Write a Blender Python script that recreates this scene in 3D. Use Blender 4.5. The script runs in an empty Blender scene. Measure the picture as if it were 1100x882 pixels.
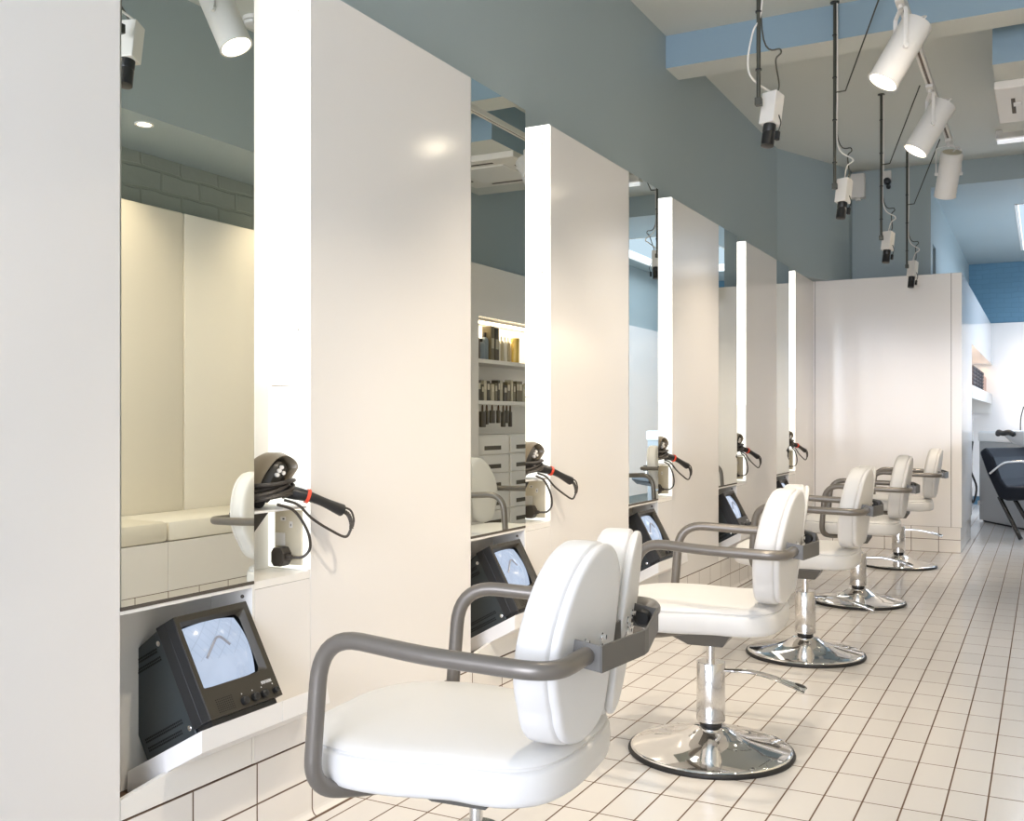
import bpy, bmesh, math, random
from mathutils import Vector, Matrix, Euler
random.seed(4)
PI = math.pi
SC = bpy.context.scene
COL = SC.collection

# ---------------------------------------------------------------- camera
cam_data = bpy.data.cameras.new('camera')
cam_data.sensor_width = 36.0
cam_data.sensor_fit = 'HORIZONTAL'
cam_data.lens = 36.0 * 1084 / 1100
cam_data.shift_y = 10.0 / 1100
cam_data.clip_start = 0.02
cam = bpy.data.objects.new('camera', cam_data)
cam.location = (1.67, 0.0, 1.02)
cam.rotation_euler = (PI / 2, 0, math.atan(573 / 1084))
COL.objects.link(cam)
SC.camera = cam

# ---------------------------------------------------------------- world, exposure, daylight
SC.view_settings.view_transform = 'Standard'
SC.view_settings.look = 'None'
SC.view_settings.gamma = 1
SC.view_settings.use_curve_mapping = False
SC.view_settings.exposure = 1.30
SC.cycles.max_bounces = 14
SC.cycles.diffuse_bounces = 9
SC.cycles.glossy_bounces = 8
world = bpy.data.worlds.new('sky')
SC.world = world
world.use_nodes = True
bg = world.node_tree.nodes['Background']
bg.inputs[0].default_value = (0.66, 0.83, 1.0, 1)
bg.inputs[1].default_value = 0.42


def area(name, loc, rot, sx, sy, power, color, portal=False):
    l = bpy.data.lights.new(name, 'AREA')
    l.shape = 'RECTANGLE'; l.size = sx; l.size_y = sy; l.energy = power; l.color = color
    if portal:
        l.cycles.is_portal = True
    o = bpy.data.objects.new(name, l)
    o.location = loc; o.rotation_euler = rot
    COL.objects.link(o)
    return o


# daylight through the shop front and the rear skylight, plus an added rear fill
area('shopfront_daylight', (1.9, -3.25, 1.55), (PI / 2, 0, 0), 3.6, 2.4, 155, (0.83, 0.86, 1.0))
area('rear_fill', (2.74, 10.35, 1.15), (0, PI / 2, 0), 1.8, 1.4, 15, (0.62, 0.79, 1.0))  # unseen fill added to brighten the rear area, no window there
area('skylight_daylight', (2.02, 11.17, 3.45), (0, 0, 0), 1.5, 2.9, 34, (0.74, 0.84, 1.0))
CEIL_W = 7.0      # recessed downlights
SPOT_W = 34.0

# ---------------------------------------------------------------- materials
MATS = {}


def mat(name, col, rough=0.5, metal=0.0, spec=0.5, coat=0.0, emit=None, es=0.0, sub=0.0):
    m = bpy.data.materials.new(name)
    m.use_nodes = True
    b = m.node_tree.nodes['Principled BSDF']
    b.inputs['Base Color'].default_value = (*col, 1)
    b.inputs['Roughness'].default_value = rough
    b.inputs['Metallic'].default_value = metal
    b.inputs['Specular IOR Level'].default_value = spec
    b.inputs['Coat Weight'].default_value = coat
    b.inputs['Coat Roughness'].default_value = 0.04
    if emit:
        b.inputs['Emission Color'].default_value = (*emit, 1)
        b.inputs['Emission Strength'].default_value = es
    MATS[name] = m
    return m


def nt(m):
    return m.node_tree.nodes, m.node_tree.links, m.node_tree.nodes['Principled BSDF']


def noise_mix(m, c1, c2, scale=3.0, detail=3.0, bump=0.0, bscale=60.0, rough=None):
    """colour mottling plus fine bump in object space"""
    n, l, b = nt(m)
    tc = n.new('ShaderNodeTexCoord')
    nz = n.new('ShaderNodeTexNoise'); nz.inputs['Scale'].default_value = scale; nz.inputs['Detail'].default_value = detail
    l.new(tc.outputs['Object'], nz.inputs['Vector'])
    r = n.new('ShaderNodeValToRGB')
    r.color_ramp.elements[0].position = 0.35; r.color_ramp.elements[0].color = (*c1, 1)
    r.color_ramp.elements[1].position = 0.65; r.color_ramp.elements[1].color = (*c2, 1)
    l.new(nz.outputs['Fac'], r.inputs['Fac'])
    l.new(r.outputs['Color'], b.inputs['Base Color'])
    if bump:
        n2 = n.new('ShaderNodeTexNoise'); n2.inputs['Scale'].default_value = bscale; n2.inputs['Detail'].default_value = 4
        l.new(tc.outputs['Object'], n2.inputs['Vector'])
        bp = n.new('ShaderNodeBump'); bp.inputs['Strength'].default_value = bump; bp.inputs['Distance'].default_value = 0.002
        l.new(n2.outputs['Fac'], bp.inputs['Height'])
        l.new(bp.outputs['Normal'], b.inputs['Normal'])


def tile_mat(name, tile, grout, ua, va, tu, tv, ou, ov, gap, rough=0.25, bump=0.35, swap=None):
    """grid of tiles laid on world axes: ua, va name the two axes, tu, tv the pitch, ou, ov the origin"""
    m = mat(name, tile, rough)
    n, l, b = nt(m)
    geo = n.new('ShaderNodeNewGeometry')
    sep = n.new('ShaderNodeSeparateXYZ'); l.new(geo.outputs['Position'], sep.inputs[0])

    def M(op, a, bb=None, c=None):
        k = n.new('ShaderNodeMath'); k.operation = op
        for i, v in enumerate((a, bb, c)):
            if v is None:
                continue
            if isinstance(v, (int, float)):
                k.inputs[i].default_value = v
            else:
                l.new(v, k.inputs[i])
        return k.outputs[0]
    dist = None; ids = []
    for ax, t, o in ((ua, tu, ou), (va, tv, ov)):
        q = M('DIVIDE', M('SUBTRACT', sep.outputs[ax], o), t)
        fr = M('FRACT', q)
        d = M('MULTIPLY', M('MINIMUM', fr, M('SUBTRACT', 1.0, fr)), t)
        ids.append(M('FLOOR', q))
        dist = d if dist is None else M('MINIMUM', dist, d)
    mask = M('SMOOTH_MIN', M('MULTIPLY', dist, 1.0 / gap), 1.0, 0.2)   # 0 in the joint, 1 on the tile
    step = n.new('ShaderNodeMapRange')
    l.new(dist, step.inputs[0])
    step.inputs[1].default_value = gap * 0.45; step.inputs[2].default_value = gap * 0.75
    cmb = n.new('ShaderNodeCombineXYZ'); l.new(ids[0], cmb.inputs[0]); l.new(ids[1], cmb.inputs[1])
    wn = n.new('ShaderNodeTexWhiteNoise'); wn.noise_dimensions = '3D'; l.new(cmb.outputs[0], wn.inputs['Vector'])
    hsv = n.new('ShaderNodeHueSaturation'); hsv.inputs['Color'].default_value = (*tile, 1)
    l.new(M('ADD', M('MULTIPLY', wn.outputs['Value'], 0.045), 0.975), hsv.inputs['Value'])
    mx = n.new('ShaderNodeMix'); mx.data_type = 'RGBA'
    l.new(step.outputs[0], mx.inputs[0]); mx.inputs[6].default_value = (*grout, 1)
    l.new(hsv.outputs[0], mx.inputs[7])
    l.new(mx.outputs[2], b.inputs['Base Color'])
    rr = n.new('ShaderNodeMapRange'); l.new(step.outputs[0], rr.inputs[0])
    rr.inputs[3].default_value = 0.9; rr.inputs[4].default_value = rough
    l.new(rr.outputs[0], b.inputs['Roughness'])
    bp = n.new('ShaderNodeBump'); bp.inputs['Strength'].default_value = bump; bp.inputs['Distance'].default_value = 0.0015
    l.new(mask, bp.inputs['Height']); l.new(bp.outputs['Normal'], b.inputs['Normal'])
    return m


WHITE_TILE = (0.80, 0.765, 0.72)
GROUT = (0.13, 0.08, 0.05)
tile_mat('floor_tiles', (0.69, 0.665, 0.635), GROUT, 0, 1, 0.0987, 0.2011, 0.0535, 0.004, 0.0040, 0.20)
tile_mat('wall_tiles_left', WHITE_TILE, GROUT, 1, 2, 0.2055, 0.0985, 2.058, 0.0, 0.0036, 0.12)
tile_mat('wall_tiles_end', WHITE_TILE, GROUT, 0, 2, 0.1974, 0.0985, 0.0535 + 0.0987, 0.0, 0.0036, 0.12)
tile_mat('wall_tiles_side', WHITE_TILE, GROUT, 1, 2, 0.2011, 0.0985, 0.004, 0.0, 0.0036, 0.12)
tile_mat('wall_tiles_bench', WHITE_TILE, GROUT, 1, 2, 0.2, 0.098, 3.5, 0.2, 0.0036, 0.12)

noise_mix(mat('blue_paint', (0.4, 0.46, 0.48), 0.55), (0.34, 0.405, 0.42), (0.35, 0.415, 0.43), 0.7, 2, 0.15, 90)
noise_mix(mat('ceiling_warm_lit', (0.4, 0.46, 0.48), 0.6), (0.60, 0.615, 0.575), (0.61, 0.625, 0.585), 0.6, 2, 0.1, 90)  # same blue paint, with warm bounced light put into its colour
noise_mix(mat('beam_daylit', (0.28, 0.39, 0.47), 0.55), (0.27, 0.38, 0.46), (0.28, 0.39, 0.47), 0.7, 2, 0.1, 90)  # same blue paint, with cool daylight put into its colour
mat('gloss_white', (0.80, 0.775, 0.75), 0.14, spec=0.5)
mat('matt_white', (0.82, 0.80, 0.76), 0.4)
mat('tray_white', (0.84, 0.83, 0.82), 0.3)
m = mat('leather', (0.69, 0.68, 0.66), 0.42)
n, l, b = nt(m)
tc = n.new('ShaderNodeTexCoord'); nz = n.new('ShaderNodeTexVoronoi'); nz.inputs['Scale'].default_value = 420
l.new(tc.outputs['Object'], nz.inputs['Vector'])
nz2 = n.new('ShaderNodeTexNoise'); nz2.inputs['Scale'].default_value = 9; nz2.inputs['Detail'].default_value = 2
l.new(tc.outputs['Object'], nz2.inputs['Vector'])
b1 = n.new('ShaderNodeBump'); b1.inputs['Strength'].default_value = 0.10; b1.inputs['Distance'].default_value = 0.0006
l.new(nz.outputs['Distance'], b1.inputs['Height'])
b2 = n.new('ShaderNodeBump'); b2.inputs['Strength'].default_value = 0.25; b2.inputs['Distance'].default_value = 0.004
l.new(nz2.outputs['Fac'], b2.inputs['Height']); l.new(b1.outputs['Normal'], b2.inputs['Normal'])
l.new(b2.outputs['Normal'], b.inputs['Normal'])
mat('cream_leather', (0.78, 0.74, 0.65), 0.45)
mat('seam', (0.62, 0.60, 0.55), 0.6)
mat('grey_metal', (0.185, 0.168, 0.148), 0.33, 0.45, spec=0.5)
mat('grey_plate', (0.135, 0.13, 0.12), 0.42, 0.4)
mat('chrome', (0.86, 0.86, 0.86), 0.05, 1.0)
mat('chrome_soft', (0.74, 0.73, 0.72), 0.13, 1.0)
mat('black_rubber', (0.012, 0.012, 0.012), 0.5)
mat('black_gloss', (0.012, 0.012, 0.013), 0.15)
mat('mirror', (0.86, 0.885, 0.835), 0.0, 1.0)
mat('mirror_edge', (0.10, 0.13, 0.11), 0.2)
mat('lightbox', (0.9, 0.9, 0.88), 0.4, emit=(1.0, 0.965, 0.88), es=0.85)
mat('reveal_glow', (0.9, 0.9, 0.88), 0.4, emit=(0.96, 0.975, 0.90), es=0.40)
mat('tube_glow', (0.9, 0.9, 0.9), 0.4, emit=(0.90, 0.93, 1.0), es=0.25)
mat('bulb_glow', (0.9, 0.9, 0.9), 0.4, emit=(1.0, 0.88, 0.66), es=9.0)
mat('downlight_glow', (0.9, 0.9, 0.9), 0.4, emit=(1.0, 0.86, 0.62), es=4.0)
mat('white_plastic', (0.74, 0.71, 0.66), 0.35)
mat('spot_white', (0.78, 0.76, 0.73), 0.3)
mat('cream_plastic', (0.62, 0.56, 0.42), 0.4)
mat('monitor_side', (0.036, 0.045, 0.048), 0.36)
mat('monitor_front_side', (0.022, 0.023, 0.024), 0.4)
mat('monitor_bezel', (0.040, 0.034, 0.024), 0.45)  # olive cast of the light is put into the bezel colour
mat('black_plastic', (0.016, 0.016, 0.016), 0.35)
mat('dryer_taupe', (0.20, 0.165, 0.115), 0.35)
mat('dark_olive', (0.028, 0.024, 0.018), 0.4)
mat('cord', (0.050, 0.042, 0.034), 0.5)
mat('red_plastic', (0.75, 0.07, 0.03), 0.35)
mat('rod', (0.075, 0.075, 0.060), 0.4, 0.4)
mat('joint_brown', (0.45, 0.33, 0.25), 0.6)
mat('white_mark', (0.75, 0.75, 0.75), 0.5)
mat('dark_hole', (0.004, 0.004, 0.004), 0.8)
mat('wash_cabinet', (0.42, 0.43, 0.44), 0.35)
mat('ceramic', (0.86, 0.87, 0.88), 0.08)
mat('black_leather', (0.006, 0.008, 0.014), 0.42, spec=0.22)
mat('towel_dark', (0.085, 0.075, 0.08), 0.9)
mat('skin_bottle', (0.55, 0.36, 0.28), 0.4)
mat('bottle_brown', (0.10, 0.055, 0.02), 0.3)
mat('bottle_blue', (0.28, 0.34, 0.40), 0.3)
mat('bottle_gold', (0.60, 0.42, 0.10), 0.3)
mat('book_dark', (0.07, 0.055, 0.03), 0.5)
mat('book_olive', (0.16, 0.13, 0.07), 0.5)
mat('book_pale', (0.50, 0.45, 0.33), 0.5)
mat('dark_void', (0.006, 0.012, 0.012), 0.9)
mat('gap_dark', (0.09, 0.075, 0.06), 0.7)

# blue brick on the rear wall and painted brick above the bench
def brick_mat(name, c, scale, axis, strength=1.0):
    m = mat(name, c, 0.55)
    n, l, b = nt(m)
    geo = n.new('ShaderNodeNewGeometry'); sep = n.new('ShaderNodeSeparateXYZ'); l.new(geo.outputs['Position'], sep.inputs[0])
    cb = n.new('ShaderNodeCombineXYZ'); l.new(sep.outputs[axis], cb.inputs[0]); l.new(sep.outputs[2], cb.inputs[1])
    nz = n.new('ShaderNodeTexNoise'); nz.inputs['Scale'].default_value = 6; nz.inputs['Detail'].default_value = 3
    l.new(cb.outputs[0], nz.inputs['Vector'])
    vm = n.new('ShaderNodeVectorMath'); vm.operation = 'MULTIPLY_ADD'
    l.new(nz.outputs['Color'], vm.inputs[0]); vm.inputs[1].default_value = (0.035, 0.035, 0); l.new(cb.outputs[0], vm.inputs[2])
    br = n.new('ShaderNodeTexBrick'); br.inputs['Scale'].default_value = scale
    br.inputs['Mortar Size'].default_value = 0.018; br.inputs['Mortar Smooth'].default_value = 0.5
    br.inputs['Brick Width'].default_value = 0.5; br.inputs['Row Height'].default_value = 0.19
    l.new(vm.outputs[0], br.inputs['Vector'])
    br.inputs['Color1'].default_value = (*c, 1); br.inputs['Color2'].default_value = (c[0] * .93, c[1] * .94, c[2] * .94, 1)
    br.inputs['Mortar'].default_value = (c[0] * .86, c[1] * .86, c[2] * .85, 1)
    l.new(br.outputs['Color'], b.inputs['Base Color'])
    bp = n.new('ShaderNodeBump'); bp.inputs['Strength'].default_value = strength; bp.inputs['Distance'].default_value = 0.006
    bp.invert = True
    l.new(br.outputs['Fac'], bp.inputs['Height'])
    b2 = n.new('ShaderNodeBump'); b2.inputs['Strength'].default_value = 0.5; b2.inputs['Distance'].default_value = 0.01
    l.new(nz.outputs['Fac'], b2.inputs['Height']); l.new(bp.outputs['Normal'], b2.inputs['Normal'])
    l.new(b2.outputs['Normal'], b.inputs['Normal'])


brick_mat('blue_brick', (0.12, 0.26, 0.37), 3.2, 0, 0.3)
brick_mat('grey_brick', (0.27, 0.30, 0.27), 1.75, 1, 0.7)

# screen picture: pale blue phosphor with the crossing lines of a tiled floor
m = mat('screen_glow', (0.02, 0.02, 0.02), 0.12)
n, l, b = nt(m)
tc = n.new('ShaderNodeTexCoord')
mp = n.new('ShaderNodeMapping'); mp.inputs['Rotation'].default_value = (0.0, 0.0, 0.0)
l.new(tc.outputs['Object'], mp.inputs['Vector'])
sep = n.new('ShaderNodeSeparateXYZ'); l.new(mp.outputs[0], sep.inputs[0])
def _m(op, a, bb):
    k = n.new('ShaderNodeMath'); k.operation = op
    for i, v in enumerate((a, bb)):
        if isinstance(v, (int, float)): k.inputs[i].default_value = v
        else: l.new(v, k.inputs[i])
    return k.outputs[0]
yy, zz = sep.outputs[1], sep.outputs[2]
lines = None
for ca, sa, pitch in ((0.82, 0.57, 0.017), (-0.57, 0.82, 0.028)):
    q = _m('DIVIDE', _m('ADD', _m('MULTIPLY', yy, ca), _m('MULTIPLY', zz, sa)), pitch)
    fr = _m('FRACT', q, 0)
    g = _m('GREATER_THAN', fr, 0.93)
    lines = g if lines is None else _m('MAXIMUM', lines, g)
nz = n.new('ShaderNodeTexNoise'); nz.inputs['Scale'].default_value = 14
l.new(tc.outputs['Object'], nz.inputs['Vector'])
top = _m('GREATER_THAN', _m('ADD', _m('MULTIPLY', zz, 1.0), _m('MULTIPLY', nz.outputs['Fac'], 0.02)), 0.128)
lines = _m('MULTIPLY', lines, top)
val = _m('SUBTRACT', _m('ADD', 0.72, _m('MULTIPLY', nz.outputs['Fac'], 0.25)), _m('MULTIPLY', lines, 0.13))
mixc = n.new('ShaderNodeMix'); mixc.data_type = 'RGBA'; mixc.blend_type = 'MULTIPLY'; mixc.inputs[0].default_value = 1
mixc.inputs[6].default_value = (0.62, 0.74, 0.95, 1)
cc = n.new('ShaderNodeCombineColor')
for i in range(3): l.new(val, cc.inputs[i])
l.new(cc.outputs[0], mixc.inputs[7])
l.new(mixc.outputs[2], b.inputs['Emission Color']); b.inputs['Emission Strength'].default_value = 0.38
mat('screen_shape', (0.05, 0.05, 0.05), 0.3, emit=(0.33, 0.34, 0.40), es=0.30)


# ---------------------------------------------------------------- mesh helpers
class MB:
    def __init__(s):
        s.bm = bmesh.new()

    def box(s, x0, y0, z0, x1, y1, z1, M=None, bev=0.0):
        vs = [Vector((x, y, z)) for x in (x0, x1) for y in (y0, y1) for z in (z0, z1)]
        if M is not None:
            vs = [M @ v for v in vs]
        v = [s.bm.verts.new(p) for p in vs]
        fs = [(0, 1, 3, 2), (4, 6, 7, 5), (0, 4, 5, 1), (2, 3, 7, 6), (0, 2, 6, 4), (1, 5, 7, 3)]
        f = [s.bm.faces.new([v[i] for i in q]) for q in fs]
        if bev:
            es = list({e for q in f for e in q.edges})
            bmesh.ops.bevel(s.bm, geom=es, offset=bev, segments=2, profile=0.5, affect='EDGES')
        return s

    def loft(s, rings, cap=True, closed=True):
        R = [[s.bm.verts.new(p) for p in r] for r in rings]
        n = len(R[0])
        for a, b in zip(R, R[1:]):
            for i in range(n if closed else n - 1):
                j = (i + 1) % n
                s.bm.faces.new((a[i], a[j], b[j], b[i]))
        if cap:
            s.bm.faces.new(list(reversed(R[0]))); s.bm.faces.new(R[-1])
        return s

    def tube(s, pts, r, seg=12, cap=True, flat=1.0):
        pts = [Vector(p) for p in pts]
        rs = r if isinstance(r, (list, tuple)) else [r] * len(pts)
        rings = []
        t = (pts[1] - pts[0]).normalized()
        up = Vector((0, 0, 1)) if abs(t.z) < 0.9 else Vector((1, 0, 0))
        nrm = (up - t * up.dot(t)).normalized()
        for i, p in enumerate(pts):
            if i == 0: t = pts[1] - pts[0]
            elif i == len(pts) - 1: t = pts[-1] - pts[-2]
            else: t = (pts[i + 1] - pts[i]).normalized() + (pts[i] - pts[i - 1]).normalized()
            t.normalize()
            nrm = (nrm - t * nrm.dot(t)).normalized()
            bn = t.cross(nrm)
            rings.append([p + (nrm * math.cos(a) * flat + bn * math.sin(a)) * rs[i] for a in [2 * PI * k / seg for k in range(seg)]])
        return s.loft(rings, cap)

    def lathe(s, prof, c=(0, 0, 0), seg=40, M=None, cap=True):
        rings = []
        for r, z in prof:
            ring = [Vector((r * math.cos(2 * PI * k / seg), r * math.sin(2 * PI * k / seg), z)) for k in range(seg)]
            if M is not None: ring = [M @ p for p in ring]
            rings.append([p + Vector(c) for p in ring])
        return s.loft(rings, cap)

    def prism(s, poly, M=None, h=1.0):
        """poly of (a, b) in local XY, extruded along local Z by h"""
        r0 = [Vector((a, b, 0)) for a, b in poly]; r1 = [Vector((a, b, h)) for a, b in poly]
        if M is not None:
            r0 = [M @ p for p in r0]; r1 = [M @ p for p in r1]
        return s.loft([r0, r1])

    def build(s, name, m, parent=None, smooth=False, bevel=0.0, loc=None, angle=38):
        bmesh.ops.recalc_face_normals(s.bm, faces=s.bm.faces)
        me = bpy.data.meshes.new(name)
        s.bm.to_mesh(me); s.bm.free()
        me.materials.append(MATS[m])
        if smooth:
            for p in me.polygons: p.use_smooth = True
            me.set_sharp_from_angle(angle=math.radians(angle))
        o = bpy.data.objects.new(name, me)
        COL.objects.link(o)
        if bevel:
            bv = o.modifiers.new('bevel', 'BEVEL'); bv.width = bevel; bv.segments = 2; bv.limit_method = 'ANGLE'
            bv.angle_limit = math.radians(40)
        if parent is not None: o.parent = parent
        if loc is not None: o.location = loc
        return o


def smooth_path(pts, n=8, closed=False):
    """Catmull-Rom through the points"""
    P = [Vector(p) for p in pts]
    out = []
    N = len(P)
    rng = N if closed else N - 1
    for i in range(rng):
        if closed:
            p0, p1, p2, p3 = P[(i - 1) % N], P[i], P[(i + 1) % N], P[(i + 2) % N]
        else:
            p1, p2 = P[i], P[i + 1]
            p0 = P[i - 1] if i > 0 else p1 * 2 - p2
            p3 = P[i + 2] if i + 2 < N else p2 * 2 - p1
        for k in range(n):
            t = k / n
            out.append(0.5 * ((2 * p1) + (-p0 + p2) * t + (2 * p0 - 5 * p1 + 4 * p2 - p3) * t * t + (-p0 + 3 * p1 - 3 * p2 + p3) * t ** 3))
    if not closed: out.append(P[-1])
    return out


def fillet(pts, r, n=6):
    """polyline with rounded corners"""
    P = [Vector(p) for p in pts]
    out = [P[0]]
    for i in range(1, len(P) - 1):
        a, b, c = P[i - 1], P[i], P[i + 1]
        u, v = (a - b), (c - b)
        rr = r[i - 1] if isinstance(r, (list, tuple)) else r
        d = min(rr, u.length * .49, v.length * .49)
        s_, e_ = b + u.normalized() * d, b + v.normalized() * d
        for k in range(n + 1):
            t = k / n
            out.append((1 - t) ** 2 * s_ + 2 * t * (1 - t) * b + t * t * e_)
    out.append(P[-1])
    return out


def inset(poly, d):
    """inward offset of a closed smooth 2D outline (counter-clockwise)"""
    n = len(poly); out = []
    for i in range(n):
        a, b = poly[i - 1], poly[(i + 1) % n]
        t = Vector((b[0] - a[0], b[1] - a[1])); t.normalize()
        out.append((poly[i][0] - t.y * d, poly[i][1] + t.x * d))
    return out


def thing(name, label, cat, loc=(0, 0, 0), rz=0.0, group=None):
    o = bpy.data.objects.new(name, None)
    o.empty_display_size = 0.1
    COL.objects.link(o)
    o.location = loc; o.rotation_euler = (0, 0, rz)
    return tag(o, label, cat, group)


def tag(o, label, cat, group=None):
    o['label'] = label; o['category'] = cat
    if group: o['group'] = group
    return o


def struct(o):
    o['kind'] = 'structure'
    return o


def dup(root, loc, rz, label, group=None):
    def cp(o, parent):
        c = o.copy(); COL.objects.link(c)
        if parent is not None: c.parent = parent
        for ch in list(o.children): cp(ch, c)
        return c
    r = cp(root, None)
    r.location = loc; r.rotation_euler = (0, 0, rz)
    r['label'] = label
    if group: r['group'] = group
    return r


def boxs(name, m, *b, parent=None, bevel=0.0):
    return MB().box(*b).build(name, m, parent, bevel=bevel)


def text_obj(name, body, size, m, parent, M):
    cu = bpy.data.curves.new(name, 'FONT'); cu.body = body; cu.size = size; cu.extrude = 0.0002
    cu.align_x = 'CENTER'; cu.align_y = 'CENTER'
    t = bpy.data.objects.new(name, cu); COL.objects.link(t)
    dg = bpy.context.evaluated_depsgraph_get()
    me = bpy.data.meshes.new_from_object(t.evaluated_get(dg))
    bpy.data.objects.remove(t)
    me.transform(M); me.materials.clear(); me.materials.append(MATS[m])
    o = bpy.data.objects.new(name, me); COL.objects.link(o); o.parent = parent
    return o


# ================================================================ THE SETTING
CZ = 3.09       # ceiling
PT = 2.145      # top of the white wall panels
RX = 4.0        # rear room side
PY = 8.41       # end partition
struct(MB().box(-0.3, -3.2, -0.1, RX, 13.5, 0.0).build('floor', 'floor_tiles'))
# ceilings
cl = MB().box(-0.3, -3.2, CZ, 2.75, 8.8, CZ + 0.12)
cl.box(2.75, -3.2, CZ, RX, 8.8, CZ + 0.12)
struct(cl.build('ceiling', 'ceiling_warm_lit'))
cl = MB().box(0.851, 8.8, 2.9, 1.44, 13.5, 2.97)
cl.box(0.851, 8.8, 2.97, RX, 8.86, CZ + 0.12)
cl.box(2.6, 8.8, 2.9, RX, 13.5, 2.97).box(1.44, 8.8, 2.9, 2.6, 9.84, 2.97).box(1.44, 12.5, 2.9, 2.6, 13.5, 2.97)
struct(cl.build('ceiling_rear', 'blue_paint'))
def tint_lit_underside(o, m):  # colours the undersides as if lit warmly from the floor
    o.data.materials.append(MATS[m])
    for p in o.data.polygons:
        if p.normal.z < -0.5: p.material_index = 1
    return o


struct(boxs('trim_1', 'beam_daylit', -0.14, 5.20, 2.915, 2.3, 5.41, CZ))               # ceiling beam
struct(boxs('trim_2', 'beam_daylit', 1.435, 5.60, 2.80, 2.3, 6.95, CZ))                # dropped box over the air unit
tint_lit_underside(SC.objects['trim_1'], 'ceiling_warm_lit'); tint_lit_underside(SC.objects['trim_2'], 'ceiling_warm_lit')
struct(boxs('trim_3', 'blue_paint', 2.07, -3.2, 2.45, 2.75, 5.20, CZ))                # bulkhead over the bench
# left wall
struct(MB().box(-0.3, -3.2, 0.0, -0.14, 7.75, CZ).build('wall_left', 'blue_paint'))
w = MB()
w.prism([(-0.14, 7.75), (0.24, 8.66), (0.24, 8.80), (-0.3, 8.80), (-0.3, 7.75)], Matrix.Translation((0, 0, PT + 0.001)), CZ - PT - 0.001)
struct(w.build('wall_left_return', 'blue_paint'))
w = MB().box(-0.3, 8.80, 0.0, 0.85, 8.95, CZ)
w.box(-0.3, 7.75, 0.0, -0.14, 8.80, PT)
w.box(0.70, 8.951, 0.0, 0.85, 8.97, 2.9).box(0.70, 9.23, 0.0, 0.85, 13.4, 2.9).box(0.70, 8.97, 2.47, 0.85, 9.23, 2.9)
struct(w.build('wall_end', 'blue_paint'))
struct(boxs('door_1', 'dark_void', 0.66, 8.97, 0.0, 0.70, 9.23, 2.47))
# rear wall: white cladding below, blue brick above
struct(boxs('wall_back', 'blue_brick', -0.3, 13.4, 0.0, RX, 13.55, CZ))
struct(boxs('trim_4', 'gloss_white', 0.852, 13.36, 0.1, RX, 13.40, 2.175))
# right walls
w = MB().box(2.60, -3.2, 0, 2.75, 5.3, CZ)
struct(w.build('wall_right_bench', 'grey_brick'))
struct(boxs('wall_right', 'blue_paint', 2.30, 5.3, 0, 2.75, 9.3, CZ))
struct(boxs('wall_right_rear', 'blue_paint', 2.80, 9.3, 0, 2.95, 13.4, CZ))
struct(boxs('trim_5', 'gloss_white', 2.76, 9.3, 0.1, 2.80, 13.36, 2.16))
struct(boxs('wall_right_jog', 'blue_paint', 2.30, 9.3, 0, 2.80, 9.35, CZ))
# shopfront behind the camera
w = MB().box(-0.3, -3.35, 0, 0.1, -3.2, CZ).box(3.7, -3.35, 0, RX, -3.2, CZ).box(0.1, -3.35, 2.75, 3.7, -3.2, CZ).box(0.1, -3.35, 0, 3.7, -3.2, 0.3)
struct(w.build('wall_front', 'blue_paint'))
w = MB()
for x in (0.1, 1.27, 2.44, 3.65): w.box(x, -3.30, 0.3, x + 0.05, -3.24, 2.75)
w.box(0.1, -3.30, 0.3, 3.7, -3.24, 0.35).box(0.1, -3.30, 2.70, 3.7, -3.24, 2.75)
struct(w.build('window_1', 'spot_white'))
# skylight frame lining
w = MB().box(1.43, 9.83, 2.895, 1.455, 12.51, 2.985).box(2.585, 9.83, 2.895, 2.61, 12.51, 2.985).box(1.44, 9.83, 2.895, 2.60, 9.855, 2.985).box(1.44, 12.485, 2.895, 2.60, 12.51, 2.985)
struct(w.build('window_2', 'matt_white'))

# end partition: white cladding on a tiled plinth
struct(boxs('wall_partition', 'gloss_white', 0.0, PY, 0.197, 1.106, PY + 0.05, PT))
struct(boxs('wall_partition_side', 'gloss_white', 1.06, PY + 0.05, 0.197, 1.106, 9.60, PT))
w = MB().box(0.85, 9.60, 1.68, 1.106, 13.36, PT).box(0.85, 9.60, 1.10, 0.87, 13.36, 1.68)
w.box(0.87, 9.60, 1.10, 1.06, 9.62, 1.68)
struct(w.build('wall_partition_rear', 'gloss_white'))
struct(boxs('baseboard_partition', 'wall_tiles_end', -0.14, PY + 0.004, 0.0, 1.098, PY + 0.06, 0.197))
struct(boxs('baseboard_partition_side', 'wall_tiles_side', 0.9, PY + 0.06, 0.0, 1.098, 9.60, 0.197))
struct(boxs('wall_wash_tiles', 'wall_tiles_side', 0.85, 9.60, 0.0, 0.90, 13.36, 1.10))
struct(boxs('trim_6', 'gap_dark', 1.030, PY - 0.0015, 0.197, 1.0335, PY + 0.002, PT))
struct(boxs('trim_7', 'gap_dark', 0.012, PY - 0.0015, 0.197, 0.015, PY + 0.002, PT))

# ---------------------------------------------------------------- mirror wall
LY = [1.448 + 1.422 * k for k in range(5)]     # left edge of each mirror
MY = [y + 0.396 for y in LY]                   # right edge of each mirror
NY = [y + 0.603 for y in LY]                   # right edge of each light niche
FX = 0.0
MZ = 0.632
# tiled base with a coved foot
w = MB()
segs = [(-3.2, LY[0])]
prof = [(-0.14, 0.0), (-0.14, 0.197), (0.0, 0.197), (0.0, 0.020), (0.002, 0.012), (0.006, 0.006), (0.012, 0.002), (0.020, 0.0003)]
yA, yB = -3.2, PY
r0 = [Vector((x, yA, z)) for x, z in prof]; r1 = [Vector((x, yB, z)) for x, z in prof]
w.loft([r0, r1])
struct(w.build('baseboard_left', 'wall_tiles_left'))

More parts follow.
